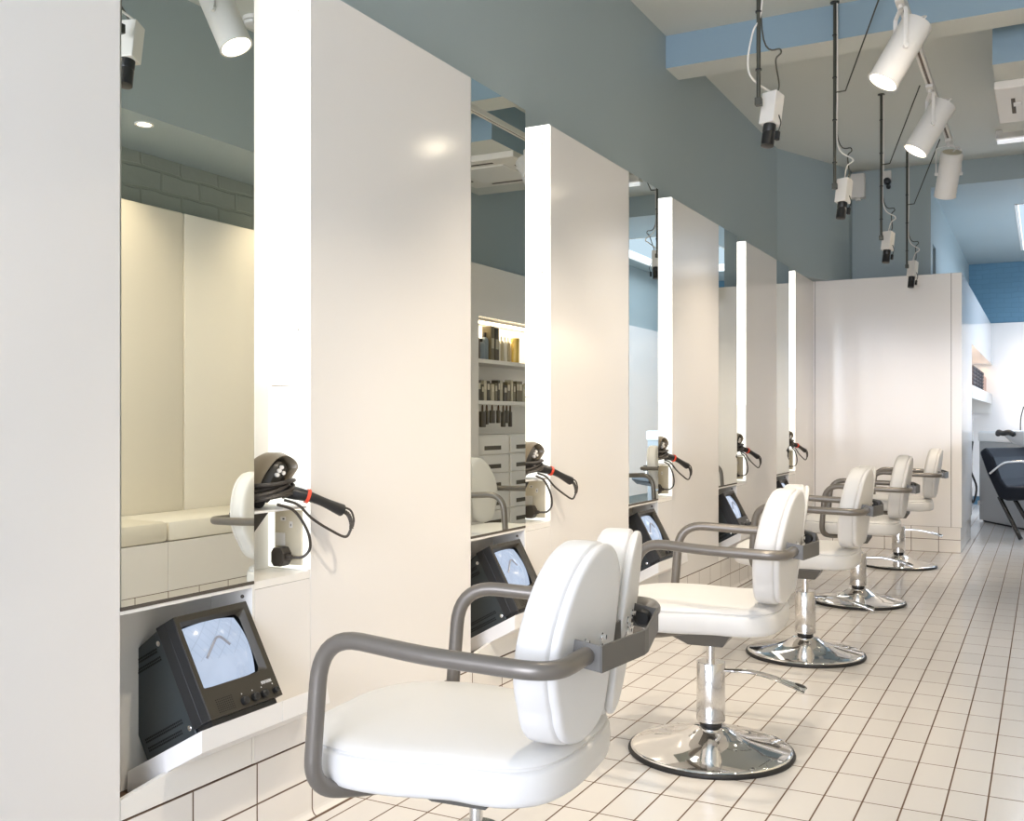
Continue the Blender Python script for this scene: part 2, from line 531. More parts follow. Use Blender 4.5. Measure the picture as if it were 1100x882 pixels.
pan_lab = ['plain glossy white wall panel filling the left edge of the picture',
           'tall glossy white panel behind the nearest chair, between first and second mirrors',
           'tall glossy white panel between the second and third mirrors',
           'tall glossy white panel between the third and fourth mirrors, with a faint sky reflection',
           'tall glossy white panel between the fourth and fifth mirrors',
           'narrow last glossy white panel in the corner beside the end partition']
edges = [(-3.2, LY[0])] + [(NY[k], LY[k + 1] if k < 4 else PY) for k in range(5)]
for k, (a, b_) in enumerate(edges):
    w = MB().box(-0.138, a, 0.199, 0.0, b_ - 0.0008, PT)
    tag(w.build('wall_panel', 'gloss_white', bevel=0.0008), pan_lab[k], 'wall panel', 'glossy white panels along the mirror wall')

ord_ = ['first', 'second', 'third', 'fourth', 'fifth']
mir_lab = ['nearest tall wall mirror, reflecting the padded bench',
           'second tall wall mirror from the left, reflecting shelves of products',
           'third tall wall mirror from the left, reflecting blue wall and sky',
           'fourth tall wall mirror from the left, reflecting the white partition',
           'fifth and farthest tall wall mirror, a narrow pale strip']
nic_lab = ['glowing white strip right of the nearest mirror, the largest of the row',
           'glowing white strip right of the second mirror from the left',
           'glowing white strip right of the third mirror from the left',
           'glowing white strip right of the fourth mirror from the left',
           'thinnest glowing white strip, right of the fifth mirror near the partition']
for k in range(5):
    y0, y1, y2 = LY[k], MY[k], NY[k]
    # --- mirror on its backing board
    t = thing('wall_mirror', mir_lab[k], 'mirror', (0, y0, MZ), 0, 'tall mirrors along the salon wall')
    MB().box(-0.004, 0.0025, 0.004, 0.0, y1 - y0 - 0.002, PT - MZ).build('mirror_glass', 'mirror', t)
    MB().box(-0.022, 0.001, 0.0, -0.0042, y1 - y0 - 0.002, PT - MZ - 0.001).build('backing_board', 'matt_white', t)
    MB().box(-0.010, 0.001, -0.004, 0.0005, y1 - y0 - 0.002, 0.0035).build('bottom_channel', 'gap_dark', t)
    # --- light niche: lining, then the glowing side panel and the shelf
    w = y2 - y1
    q = MB().box(-0.138, y1 - 0.36, MZ, -0.130, y2 - 0.001, PT)
    q.box(-0.130, y1 + 0.001, MZ - 0.018, -0.001, y2 - 0.001, MZ)
    q.box(-0.130, y2 - 0.010, MZ, -0.0005, y2 - 0.001, MZ + 0.004)
    struct(q.build('trim_%d' % (20 + k), 'matt_white'))
    t = thing('light_panel', nic_lab[k], 'light panel', (0, y1, MZ), 0, 'glowing side panels of the recesses')
    lo = MB().box(-0.130, w - 0.012, 0.005, -0.0005, w - 0.001, 1.1085 - MZ).build('lower_reveal_glow', 'reveal_glow', t)  # this lower panel's glow is added to brighten around the socket
    lo['label'] = 'white lower panel with a weak glow added to brighten the recess'
    lb = MB().box(-0.130, w - 0.012, 1.1115 - MZ, -0.0005, w - 0.001, PT - MZ).build('glowing_panel', 'lightbox', t)
    lb['label'] = 'glowing white acrylic light panel'
    MB().box(-0.120, w - 0.0128, 1.1080 - MZ, -0.030, w - 0.0118, 1.1110 - MZ).build('joint_strip', 'joint_brown', t)
    for zz in (0.62, 0.95, 1.3, 1.44):
        s_ = MB(); s_.lathe([(0.0035, 0), (0.0035, 0.0015), (0.002, 0.0022)], seg=10, M=Matrix.Translation((-0.028, w - 0.012, zz)) @ Matrix.Rotation(PI / 2, 4, 'X'))
        s_.build('screw_head', 'chrome_soft', t)
    t = thing('recess_shelf', 'small white shelf in the %s lit recess, under the hair dryer' % ord_[k], 'shelf', (0, y1, MZ), 0, 'small shelves in the lit recesses')
    MB().box(-0.129, -0.05, 0.800 - MZ - 0.006, -0.002, w - 0.0125, 0.800 - MZ).build('shelf_plate', 'matt_white', t, bevel=0.001)
    q = MB(); tri = [(0.004, 0.1615), (0.075, 0.1615), (0.004, 0.100)]
    q.loft([[Vector((-0.030, a_, b_)) for a_, b_ in tri], [Vector((-0.022, a_, b_)) for a_, b_ in tri]])
    q.build('shelf_bracket', 'dark_olive', t)
    # --- panel below the niche
    tag(boxs('lower_panel', 'gloss_white', -0.05, y1 + 0.001, 0.199, -0.0002, y2 - 0.001, MZ - 0.019, bevel=0.0006),
        'small white panel under the %s lit recess' % ord_[k], 'wall panel', 'low white panels under the lit recesses')
    # --- monitor alcove lining (recess under the mirror)
    W = y1 - y0
    w = MB().box(-0.139, y0, 0.2, -0.132, y1, MZ - 0.005)
    w.box(-0.132, y1 - 0.008, 0.2, -0.0003, y1 - 0.0002, MZ - 0.005)
    w.box(-0.132, y0, MZ - 0.012, -0.001, y1 - 0.008, MZ - 0.0045)
    fz_ = [(y0 + 0.001, 0.2), (y1 - 0.010, 0.2), (y1 - 0.010, 0.270), (y0 + 0.20, 0.270), (y0 + 0.001, 0.2415)]
    w.loft([[Vector((-0.012, a, b)) for a, b in fz_], [Vector((-0.0005, a, b)) for a, b in fz_]])
    struct(w.build('trim_%d' % (10 + k), 'matt_white'))
    tag(MB().lathe([(0.0045, 0), (0.0045, 0.003), (0.003, 0.005)], seg=12, M=Matrix.Translation((-0.03, y1 - 0.008, MZ - 0.035)) @ Matrix.Rotation(PI / 2, 4, 'X')).build('screw', 'gap_dark'),
        'tiny screw in the recess wall under the %s mirror' % ord_[k], 'screw', 'screws in the monitor recesses')

# ---------------------------------------------------------------- trays and monitors
TILT = math.radians(28.8)
tray_lab = ['sloping white tray under the nearest monitor', 'sloping white tray under the second monitor',
            'sloping white tray under the third monitor', 'sloping white tray under the fourth monitor', 'sloping white tray under the fifth monitor']


def make_tray():
    # local origin: on the wall plane at the mirror's left edge, z = 0 at floor
    t = thing('monitor_tray', tray_lab[0], 'tray', (0, LY[0], 0), 0, 'sloping trays that hold the monitors')
    c, s = math.cos(TILT), math.sin(TILT)
    fx, fz = 0.096, 0.3635
    L = 0.254
    def P(d, dz=0.0): return (fx - d * c, fz - d * s + dz)
    th = 0.048
    cut = fx / c
    M = Matrix(((1, 0, 0, 0), (0, 0, -1, 0), (0, 1, 0, 0), (0, 0, 0, 1)))   # local XY -> world XZ
    def pr(mb, poly, ya, yb):
        r0 = [Vector((a, ya, b)) for a, b in poly]; r1 = [Vector((a, yb, b)) for a, b in poly]
        mb.loft([r0, r1])
    mb = MB()
    a = P(0); b = P(L)
    pr(mb, [(a[0], a[1]), (a[0], a[1] - th), (b[0], b[1] - th), (b[0], b[1])], 0.128, 0.384)
    mb.build('tray_plate', 'tray_white', t, bevel=0.0015)
    mb = MB()
    a = P(0); b = P(cut - 0.002)
    r0 = [Vector((x, 0.3845, z)) for x, z in [(a[0], a[1]), (a[0], a[1] - th), (b[0], b[1] - th), (b[0], b[1])]]
    r1 = [Vector((x, yy, z)) for (x, z), yy in zip([(a[0], a[1]), (a[0], a[1] - th), (b[0], b[1] - th), (b[0], b[1])], (0.548, 0.562, 0.575, 0.565))]
    mb.loft([r0, r1]).build('tray_end', 'tray_white', t, bevel=0.0015)
    return t


def make_monitor():
    """local frame: x forward (screen normal), y width, z up, origin bottom front centre; tilted back as a whole"""
    t = thing('video_monitor', 'nearest dark video monitor, tilted on its tray, showing a hooked grey bar', 'monitor', (0, 0, 0), 0, 'monitors under the mirrors')
    R = Matrix.Rotation(-math.radians(28.5), 4, 'Y')
    W, H = 0.113, 0.250
    def place(o):
        o.data.transform(R)
        return o
    # front section
    mb = MB()
    mb.box(-0.062, -W, 0.012, -0.032, W, H).box(-0.032, -W, 0.012, -0.004, -W + 0.003, H).box(-0.032, W - 0.003, 0.012, -0.004, W, H).box(-0.032, -W + .003, H - 0.003, -0.004, W - .003, H).box(-0.032, -W + .003, 0.012, -0.004, W - .003, 0.015)
    place(mb.build('front_case', 'monitor_front_side', t, bevel=0.001))
    # bezel frame with screen opening
    bz = MB()
    ring_o = [(-W, 0.012), (W, 0.012), (W, H), (-W, H)]
    sy0, sy1, sz0, sz1 = -0.103, 0.097, 0.080, 0.236
    def rect(y0, y1, z0, z1, r, n=4):
        pts = []
        for cy, cz, a0 in ((y1 - r, z0 + r, -90), (y1 - r, z1 - r, 0), (y0 + r, z1 - r, 90), (y0 + r, z0 + r, 180)):
            for k in range(n + 1):
                a = math.radians(a0 + 90 * k / n); pts.append((cy + r * math.cos(a), cz + r * math.sin(a)))
        return pts
    def at(pts, x): return [Vector((x, y, z)) for y, z in pts]
    o1 = rect(-W, W, 0.012, H, 0.001); i1 = rect(sy0, sy1, sz0, sz1, 0.004); i2 = rect(sy0 + 0.006, sy1 - 0.010, sz0 + 0.002, sz1 - 0.008, 0.016)
    bz.loft([at(o1, -0.0039), at(o1, 0.0), at(i1, 0.0), at(i2, -0.014)], cap=False)
    place(bz.build('bezel', 'monitor_bezel', t, smooth=True, angle=15))
    # bulged screen
    sc = MB()
    def bulge(u, v):
        return -0.006 - 0.010 * (u * u + v * v)
    N = 14
    yc, zc = (sy0 + sy1) / 2 - 0.002, (sz0 + sz1) / 2 - 0.003
    hw, hh = (sy1 - sy0) / 2 - 0.007, (sz1 - sz0) / 2 - 0.004
    grid = []
    for i in range(N + 1):
        row = []
        for j in range(N + 1):
            u, v = -1 + 2 * i / N, -1 + 2 * j / N
            y = u * hw * math.sqrt(1 - v * v * 0.10); z = v * hh * math.sqrt(1 - u * u * 0.14)
            row.append(sc.bm.verts.new((bulge(u, v), yc + y, zc + z)))
        grid.append(row)
    for i in range(N):
        for j in range(N):
            sc.bm.faces.new((grid[i][j], grid[i + 1][j], grid[i + 1][j + 1], grid[i][j + 1]))
    so = sc.build('screen', 'screen_glow', t, smooth=True)
    so['label'] = 'glowing pale blue picture tube'
    pic = MB()
    path = fillet([(-0.0075, yc - 0.052, zc - 0.010), (-0.0045, yc - 0.000, zc + 0.036), (-0.0068, yc + 0.026, zc + 0.006)], 0.018, 6)
    pic.tube(path, 0.0032, 8)
    po = pic.build('screen_picture', 'screen_shape', so)
    place(po); place(so)
    # body
    mb = MB()
    b0 = [(-W + 0.004, 0.0), (W - 0.004, 0.0), (W - 0.004, H - 0.004), (-W + 0.004, H - 0.004)]
    b1 = [(-W + 0.004, 0.0), (W - 0.004, 0.0), (W - 0.004, H - 0.030), (-W + 0.004, H - 0.030)]
    mb.loft([at(b0, -0.062), at(b1, -0.232)])
    place(mb.build('rear_case', 'monitor_side', t, bevel=0.002))
    place(MB().box(-0.055, -W + 0.006, 0.0, -0.010, W - 0.016, 0.0115).build('foot', 'black_plastic', t))
    for rows in ([(0.208, -0.150, -0.086), (0.202, -0.180, -0.086), (0.188, -0.215, -0.086), (0.182, -0.215, -0.086)],
                 [(0.042, -0.215, -0.088), (0.036, -0.215, -0.088), (0.022, -0.215, -0.100), (0.016, -0.215, -0.100)]):
        v = MB()
        for z, x0, x1 in rows:
            x = x0
            while x < x1:
                v.box(x, -W + 0.0032, z, x + 0.0036, -W + 0.0042, z + 0.0042); x += 0.0056
        place(v.build('vent_grid', 'dark_hole', t))
    for z in (0.218, 0.020):
        s_ = MB().lathe([(0.006, 0), (0.006, 0.0015), (0.003, 0.003)], seg=14, M=Matrix.Translation((-0.074, -W + 0.004, z)) @ Matrix.Rotation(PI / 2, 4, 'X'))
        place(s_.build('screw', 'chrome_soft', t, smooth=True))
    g = MB()
    for i in range(9):
        for j in range(7):
            g.box(-0.0008, -0.086 + i * 0.0058, 0.020 + j * 0.0047, 0.0004, -0.086 + i * 0.0058 + 0.003, 0.020 + j * 0.0047 + 0.0022)
    place(g.build('speaker_grille', 'dark_hole', t))
    for y, r in ((-0.008, .0095), (0.026, .0100), (0.056, .0090), (0.093, .0072)):
        kb = MB().lathe([(r, 0), (r * .96, 0.010), (r * .7, 0.0115)], seg=20, M=Matrix.Translation((0, y, 0.028)) @ Matrix.Rotation(PI / 2, 4, 'Y'))
        place(kb.build('knob', 'black_plastic', t, smooth=True))
        place(MB().lathe([(0.0016, 0), (0.0016, 0.0004)], seg=8, M=Matrix.Translation((0, y + 0.001, 0.0445)) @ Matrix.Rotation(PI / 2, 4, 'Y')).build('control_mark', 'white_mark', t))
    # maker's mark: a tiny pale wordmark
    lm = MB()
    yy = 0.062
    for wd, hole in ((0.0048, 1), (0.0046, 1), (0.0060, 1), (0.0052, 1), (0.0046, 1), (0.0016, 0)):
        lm.box(0, yy, 0.0500, 0.0004, yy + 0.0012, 0.0570)
        if hole:
            lm.box(0, yy + wd - 0.0014, 0.0500, 0.0004, yy + wd - 0.0004, 0.0570)
            lm.box(0, yy, 0.0558, 0.0004, yy + wd - 0.0004, 0.0570)
            lm.box(0, yy, 0.0528, 0.0004, yy + wd - 0.0004, 0.0538)
        yy += wd + 0.0012
    place(lm.build('wordmark', 'white_mark', t))
    return t


tray0 = make_tray()
mon0 = make_monitor()
mon_loc = lambda k: (0.100, LY[k] + 0.2735, 0.3672)
mon0.location = mon_loc(0)
mon_lab = [None, 'small dark video monitor below the second mirror, seen through the nearest chair arms',
           'small dark video monitor below the third mirror, behind the second chair arms',
           'small dark video monitor below the fourth mirror, its screen a thin pale strip',
           'farthest small dark video monitor, only its top edge seen above a chair back']
for k in range(1, 5):
    dup(tray0, (0, LY[k], 0), 0, tray_lab[k])
    dup(mon0, mon_loc(k), 0, mon_lab[k])

# ---------------------------------------------------------------- sockets and hair dryers


def make_socket():
    t = thing('power_socket', 'beige double socket plate in the nearest lit recess', 'socket', (0, NY[0] - 0.0125, 0.646), 0, 'socket plates in the lit recesses')
    MB().box(-0.103, -0.006, 0.0, -0.014, 0.0, 0.142, bev=0.002).build('face_plate', 'cream_plastic', t)
    MB().box(-0.098, -0.011, 0.048, -0.066, -0.006, 0.082, bev=0.002).build('switch', 'white_plastic', t)
    h = MB()
    for x, z, a, b in ((-0.074, 0.118, .0085, .005), (-0.048, 0.104, .005, .008)):
        h.box(x - a, -0.0072, z - b, x + a, -0.0058, z + b)
    h.build('socket_insert', 'white_plastic', t)
    h = MB()
    for x, z, a, b in ((-0.072, 0.118, .003, .0018), (-0.048, 0.103, .001, .003)):
        h.box(x - a, -0.0078, z - b, x + a, -0.0068, z + b)
    h.build('socket_holes', 'dark_hole', t)
    return t


sock0 = make_socket()
for k in range(1, 5):
    dup(sock0, (0, NY[k] - 0.0125, 0.646), 0, 'beige double socket plate in the %s lit recess from the left' % ord_[k])


def make_dryer():
    """origin on the wall plane at the niche's right edge, on the shelf top"""
    t = thing('hair_dryer', 'black hair dryer with red band and wound cord, in the nearest lit recess', 'hair dryer', (0, NY[0], 0.800), 0, 'hair dryers on the recess shelves')
    # motor housing standing on the shelf, leaning left, with a taupe shell arching over it
    ax0 = Vector((-0.058, -0.128, 0.026)); ax1 = Vector((-0.045, -0.078, 0.112))
    mb = MB()
    pts = [ax0 + (ax1 - ax0) * q for q in (0, .15, .35, .6, .8, .95, 1.05)]
    mb.tube(pts, [.026, .030, .034, .036, .036, .032, .022], 10)
    mb.build('motor_housing', 'dark_olive', t, smooth=True, angle=30)
    sh_ = smooth_path([(-.040, -.060, .060), (-.040, -.042, .098), (-.043, -.052, .120), (-.046, -.086, .133), (-.052, -.118, .120), (-.058, -.158, .075), (-.060, -.178, .020)], 6)
    rings = []
    for i, p in enumerate(sh_):
        w_ = .036 if i > 6 else .020 + .016 * i / 6
        tn = ((sh_[min(i + 1, len(sh_) - 1)] - sh_[max(i - 1, 0)]).normalized())
        nn_ = Vector((0, -tn.z, tn.y))
        rings.append([p + Vector((w_, 0, 0)) + nn_ * .002, p + Vector((w_ * .5, 0, 0)) - nn_ * .005, p + Vector((-w_ * .5, 0, 0)) - nn_ * .005, p + Vector((-w_, 0, 0)) + nn_ * .002,
                      p + Vector((-w_ * .9, 0, 0)) + nn_ * .006, p + Vector((w_ * .9, 0, 0)) + nn_ * .006])
    MB().loft(rings).build('outer_shell', 'dryer_taupe', t, smooth=True, angle=50)
    mb = MB()
    mb.tube([ax0, ax0 + Vector((-.006, -.045, .000)), ax0 + Vector((-.010, -.075, .000))], [.026, .021, .020], 20)
    mb.build('nozzle', 'black_plastic', t, smooth=True)
    for (dy, dz) in ((-.012, .004), (-.004, .014), (.004, .022), (.010, .008)):
        p = ax0 + (ax1 - ax0) * .62 + Vector((0.030, dy, dz))
        MB().tube([p, p + Vector((0.010, -0.004, 0.0))], [.0058, .005], 12).build('switch_button', 'white_plastic', t, smooth=True)
    # handle going right and forward, out of the recess
    h0 = Vector((-0.040, -0.085, 0.045)); h1 = Vector((0.022, -0.030, 0.025)); h2 = Vector((0.060, 0.052, -0.014))
    hp = smooth_path([h0, h1, h2], 7)
    mb = MB(); mb.tube(hp, [.017 + .003 * math.sin(i * .5) for i in range(len(hp))], 16, flat=.85)
    mb.build('handle', 'black_plastic', t, smooth=True)
    k = 6
    mb = MB(); mb.tube([hp[k] + (hp[k + 1] - hp[k]) * .2, hp[k + 1] - (hp[k + 1] - hp[k]) * .15], [.0205, .0205], 16, flat=.9)
    o = mb.build('handle_band', 'red_plastic', t, smooth=True); o['label'] = 'orange red band on the handle'
    # strain relief
    d = (h2 - h1).normalized()
    sr = smooth_path([h2, h2 + d * .020 + Vector((0, 0, -.004)), h2 + d * .030 + Vector((0, 0, -.022)), h2 + d * .030 + Vector((-.0, 0, -.038))], 8)
    mb = MB(); mb.tube(sr, [.0062 if i % 2 else .0050 for i in range(len(sr))], 10)
    mb.build('strain_relief', 'cord', t)
    e = sr[-1]
    # cord: loops down and back to the coil, coil wound round the barrel, tail down to the plug
    mb = MB()
    loop1 = smooth_path([e, e + Vector((-.010, -.012, -.020)), Vector((0.046, 0.020, -.062)), Vector((0.030, -0.03, -.030)), Vector((0.012, -.062, .006)), Vector((-0.01, -.09, .020))], 8)
    mb.tube(loop1, 0.0036, 8)
    coil = []
    random.seed(9)
    turns = 8
    for i in range(turns * 22 + 1):
        a = 2 * PI * i / 22
        f = i / (turns * 22)
        rr = 0.053 + 0.007 * math.sin(i * .37)
        cx = Vector((-0.046, -0.112, 0.024 + 0.042 * f + 0.006 * math.sin(a * 1.0 + 1.0 + i * .05)))
        coil.append(cx + Vector((rr * math.cos(a) * .95, rr * 1.30 * math.sin(a), 0.010 * math.sin(a * 1.0))))
    mb.tube(coil, 0.0046, 8)
    hook = smooth_path([h2 + d * .004 + Vector((0, 0, .010)), h2 + d * .024 + Vector((.004, 0, .008)), h2 + d * .036 + Vector((.002, 0, -.010)), e + Vector((.004, .002, .006))], 6)
    mb.tube(hook, 0.0028, 8)
    tail = smooth_path([Vector((0.004, -0.13, 0.012)), Vector((0.010, -0.075, -.008)), Vector((0.018, -0.035, -.060)), Vector((0.015, -0.020, -.105)), Vector((0.000, -0.028, -.128)), Vector((-.022, -0.036, -.131)), Vector((-.034, -.036, -.131))], 8)
    mb.tube(tail, 0.0038, 8)
    c = mb.build('power_cord', 'cord', t, smooth=True)
    mb = MB()
    mb.tube([(-.030, -.036, -.131), (-.046, -.036, -.131)], [.006, .009], 12)
    poly = [(-.046, .010), (-.046, -.010), (-.055, -.024), (-.078, -.024), (-.086, -.012), (-.086, .014), (-.078, .024), (-.055, .024)]
    M = Matrix.Translation((0, -.0525, -.131)) @ Matrix.Rotation(-PI / 2, 4, 'X')
    mb.prism([(a, b) for a, b in poly], M, 0.033)
    mb.build('plug', 'cord', c, bevel=0.002)
    return t


dry0 = make_dryer()
dry_lab = [None, 'black hair dryer with red band lying in the second lit recess from the left',
           'black hair dryer with red band in the third lit recess, between third and fourth mirrors',
           'black hair dryer with red band in the fourth lit recess, cord hanging in a loop',
           'farthest black hair dryer, a small dark shape beside the partition']
for k in range(1, 5):
    dup(dry0, (0, NY[k], 0.800), 0, dry_lab[k])

# ================================================================ STYLING CHAIRS
def make_chair(label):
    t = thing('salon_chair', label, 'salon chair', (0, 0, 0), 0, 'white styling chairs along the mirrors')
    # --- base
    base = MB().lathe([(0.246, 0.010), (0.244, 0.017), (0.236, 0.020), (0.180, 0.029), (0.125, 0.041), (0.085, 0.056), (0.062, 0.070), (0.050, 0.080)], seg=72)
    base.build('base_disc', 'chrome', t, smooth=True, angle=60)
    MB().lathe([(0.236, 0.0), (0.250, 0.0), (0.253, 0.006), (0.250, 0.013), (0.240, 0.0155), (0.236, 0.012)], seg=72, cap=False).build('base_rim', 'black_rubber', t, smooth=True, angle=60)
    MB().lathe([(0.034, 0.070), (0.034, 0.1)], seg=24).build('collar', 'black_gloss', t, smooth=True)
    MB().lathe([(0.0415, 0.096), (0.0435, 0.099), (0.0435, 0.275), (0.0415, 0.278), (0.014, 0.278)], seg=40).build('pump_sleeve', 'chrome_soft', t, smooth=True)
    MB().lathe([(0.0125, 0.275), (0.0125, 0.345)], seg=20).build('piston_rod', 'chrome_soft', t, smooth=True)
    # --- pump lever (points away from the mirrors)
    lv = MB()
    path = smooth_path([(0.040, 0, 0.254), (0.075, 0, 0.256), (0.13, 0.002, 0.255), (0.19, 0.002, 0.244), (0.245, 0.0, 0.228), (0.282, -.002, 0.216)], 5)
    nP = len(path)
    lv.tube(path, [0.0105 + 0.0085 * (i / (nP - 1)) ** 2 for i in range(nP)], 14, flat=0.55)
    lo = lv.build('pump_lever', 'chrome', t, smooth=True)
    lp = MB(); lp.tube([(0.252, 0, 0.2345), (0.262, 0, 0.2315), (0.278, 0, 0.2262), (0.286, 0, 0.223)], [.006, .0115, .0115, .006], 14, flat=0.3)
    lp.build('foot_pad', 'black_rubber', lo, smooth=True)
    # --- bracket beneath the seat
    mb = MB()
    def ring(x0, x1, y, z): return [Vector((x0, -y, z)), Vector((x1, -y, z)), Vector((x1, y, z)), Vector((x0, y, z))]
    mb.loft([ring(-0.055, 0.050, 0.070, 0.338), ring(-0.13, 0.075, 0.085, 0.376), ring(-0.13, 0.075, 0.085, 0.3985)])
    mb.build('seat_bracket', 'grey_plate', t, bevel=0.002)
    # --- seat cushion: rounded two-lobed plan
    half = [(-0.292, 0.0), (-0.290, -0.075), (-0.268, -0.150), (-0.215, -0.205), (-0.140, -0.232), (-0.060, -0.234), (0.000, -0.222), (0.050, -0.212),
            (0.100, -0.214), (0.155, -0.205), (0.200, -0.165), (0.222, -0.095), (0.226, 0.0)]
    pts = half + [(x, -y) for x, y in reversed(half[1:-1])]
    out = [(p.x, p.y) for p in smooth_path([(x, y, 0) for x, y in pts], 5, closed=True)]
    out = [(x, y) for x, y in out]
    area2 = sum(out[i - 1][0] * out[i][1] - out[i][0] * out[i - 1][1] for i in range(len(out)))
    if area2 < 0: out.reverse()
    rings = []
    def R(d, z, crown=0.0):
        q = inset(out, d) if d < 0.05 else [(-0.03 + (x + 0.03) * (1 - d / 0.22), y * (1 - d / 0.22)) for x, y in out]
        return [Vector((x, y, z)) for x, y in q]
    for d, z in ((0.16, 0.399), (0.022, 0.399), (0.010, 0.401), (0.003, 0.406), (0.0, 0.415), (-0.001, 0.430), (0.0005, 0.452), (0.003, 0.458), (0.0085, 0.4600),
                 (0.0085, 0.4625), (0.0060, 0.4655), (0.010, 0.4710), (0.020, 0.4765), (0.040, 0.4805), (0.080, 0.4860), (0.13, 0.4890), (0.18, 0.4900)):
        rings.append(R(d, z))
    MB().loft(rings).build('seat', 'leather', t, smooth=True, angle=60)
    # --- back pads
    pad = [(0.010, 0.075), (0.010, 0.150), (0.012, 0.225), (0.022, 0.288), (0.050, 0.330), (0.090, 0.348), (0.132, 0.338), (0.172, 0.303), (0.200, 0.250), (0.215, 0.190),
           (0.213, 0.135), (0.200, 0.095), (0.184, 0.066), (0.171, 0.038), (0.146, 0.010), (0.108, -0.006), (0.066, -0.006), (0.032, 0.010), (0.014, 0.035)]
    V = math.radians(9)
    tilt = math.radians(7.5)
    for sg in (-1, 1):
        o2 = [(p.x, p.y) for p in smooth_path([(a, b, 0) for a, b in pad], 5, closed=True)]
        ar = sum(o2[i - 1][0] * o2[i][1] - o2[i][0] * o2[i - 1][1] for i in range(len(o2)))
        if ar < 0: o2.reverse()
        # frame: origin at bottom centre of the rear face
        def F(a, b, nn):
            # a lateral, b up, nn forward from rear face
            x = 0.254 + math.tan(tilt) * (b - 0.02) - nn - abs(a) * math.sin(V)
            y = (a + 0.008) * math.cos(V)
            return Vector((x, sg * y, 0.494 + b * 0.935))
        rr = []
        cxm, cym = 0.11, 0.17
        def Q(d): return inset(o2, d) if d < 0.03 else [(cxm + (a - cxm) * (1 - d / 0.12), cym + (b - cym) * (1 - d / 0.17)) for a, b in o2]
        for d, nn in ((0.08, 0.000), (0.014, 0.000), (0.007, 0.0005), (0.0025, 0.003), (0.001, 0.008), (0.002, 0.0125), (0.006, 0.0145), (0.006, 0.0160), (0.0005, 0.0175), (-0.002, 0.021),
                      (-0.0025, 0.040), (-0.0025, 0.060), (-0.001, 0.067), (0.004, 0.073), (0.012, 0.077), (0.028, 0.080), (0.08, 0.083)):
            rr.append([F(a, b, nn) for a, b in Q(d)])
        MB().loft(rr).build('back_pad', 'leather', t, smooth=True, angle=50)
    # --- bracket behind the pads: open box bent in the middle
    H0, H1 = 0.632, 0.674

    hw, dp, kk = 0.172, 0.050, 0.024
    x0 = 0.266
    fr = [(x0 - kk, -hw), (x0, -0.012), (x0, 0.012), (x0 - kk, hw)]
    mb = MB()
    def strip(poly, th):
        q = poly
        r = [Vector((a, b, 0)) for a, b in q]
        for (ax, ay), (bx, by) in zip(q, q[1:]):
            d = Vector((bx - ax, by - ay)); nn = Vector((d.y, -d.x)).normalized() * th
            mb.loft([[Vector((ax, ay, H0)), Vector((ax + nn.x, ay + nn.y, H0)), Vector((bx + nn.x, by + nn.y, H0)), Vector((bx, by, H0))],
                     [Vector((ax, ay, H1)), Vector((ax + nn.x, ay + nn.y, H1)), Vector((bx + nn.x, by + nn.y, H1)), Vector((bx, by, H1))]])
    strip(fr, 0.004)
    strip([(a + dp, b) for a, b in fr], 0.004)
    for sg in (-1, 1):
        mb.box(x0 - kk, min(sg * hw, sg * (hw - .004)), H0, x0 - kk + dp + .004, max(sg * hw, sg * (hw - .004)), H1)
    ob = mb.build('back_bracket', 'grey_plate', t, bevel=0.0006)
    zt = lambda x: -(x - 0.252) * 0.16
    for v_ in ob.data.vertices: v_.co.z += zt(v_.co.x)
    for y in (-0.135, -0.075, 0.075, 0.135):
        for z in (0.662, 0.644):
            xx = x0 + 0.004 - kk * (abs(y) - 0.012) / (hw - 0.012)
            if z < 0.65 and abs(y) > 0.1: y2_ = y * 0.87
            else: y2_ = y
            MB().lathe([(0.0072, 0), (0.0072, 0.005), (0.0042, 0.0055), (0.0042, 0.012), (0.002, 0.0125)], seg=8, M=Matrix.Translation((xx, y2_, z + zt(xx))) @ Matrix.Rotation(PI / 2, 4, 'Y')).build('bolt', 'chrome', t, smooth=True)
    for sg in (-1, 1):
        MB().lathe([(0.016, 0), (0.016, 0.012), (0.012, 0.016)], seg=20, M=Matrix.Translation((x0 - kk + 0.027, sg * (hw - .004), 0.650)) @ Matrix.Rotation(sg * PI / 2, 4, 'X')).build('tube_plug', 'black_rubber', t, smooth=True)
    # --- arm tubes: from the bracket end, out, forward, down and under the seat
    for sg in (-1, 1):
        pts = [(x0 - kk + 0.027, sg * (hw - 0.001), 0.650), (x0 - kk + 0.022, sg * 0.300, 0.650), (0.05, sg * 0.290, 0.655), (-0.160, sg * 0.262, 0.668), (-0.180, sg * 0.262, 0.405), (-0.130, sg * 0.165, 0.385), (-0.04, sg * 0.06, 0.385)]
        p = fillet(pts, [0.085, 0.05, 0.085, 0.09, 0.03], 9)
        MB().tube(p, 0.0145, 18).build('armrest', 'grey_metal', t, smooth=True)
    return t


ch_lab = ['nearest white styling chair, seen large with its base cut off by the frame',
          'second white styling chair from the front, standing on a full round chrome base',
          'third white styling chair from the front, behind the second one',
          'fourth white styling chair from the front, partly hidden by the third',
          'farthest white styling chair, in front of the end partition']
chair0 = make_chair(ch_lab[0])
CH = [(0.75, 1.60, 5), (0.76, 3.03, 5), (0.747, 4.475, 3), (0.745, 5.892, 7), (0.762, 7.50, 6)]
chair0.location = (CH[0][0], CH[0][1], 0); chair0.rotation_euler = (0, 0, math.radians(CH[0][2]))
for (x, y, a), lb in list(zip(CH, ch_lab))[1:]:
    dup(chair0, (x, y, 0), math.radians(a), lb)

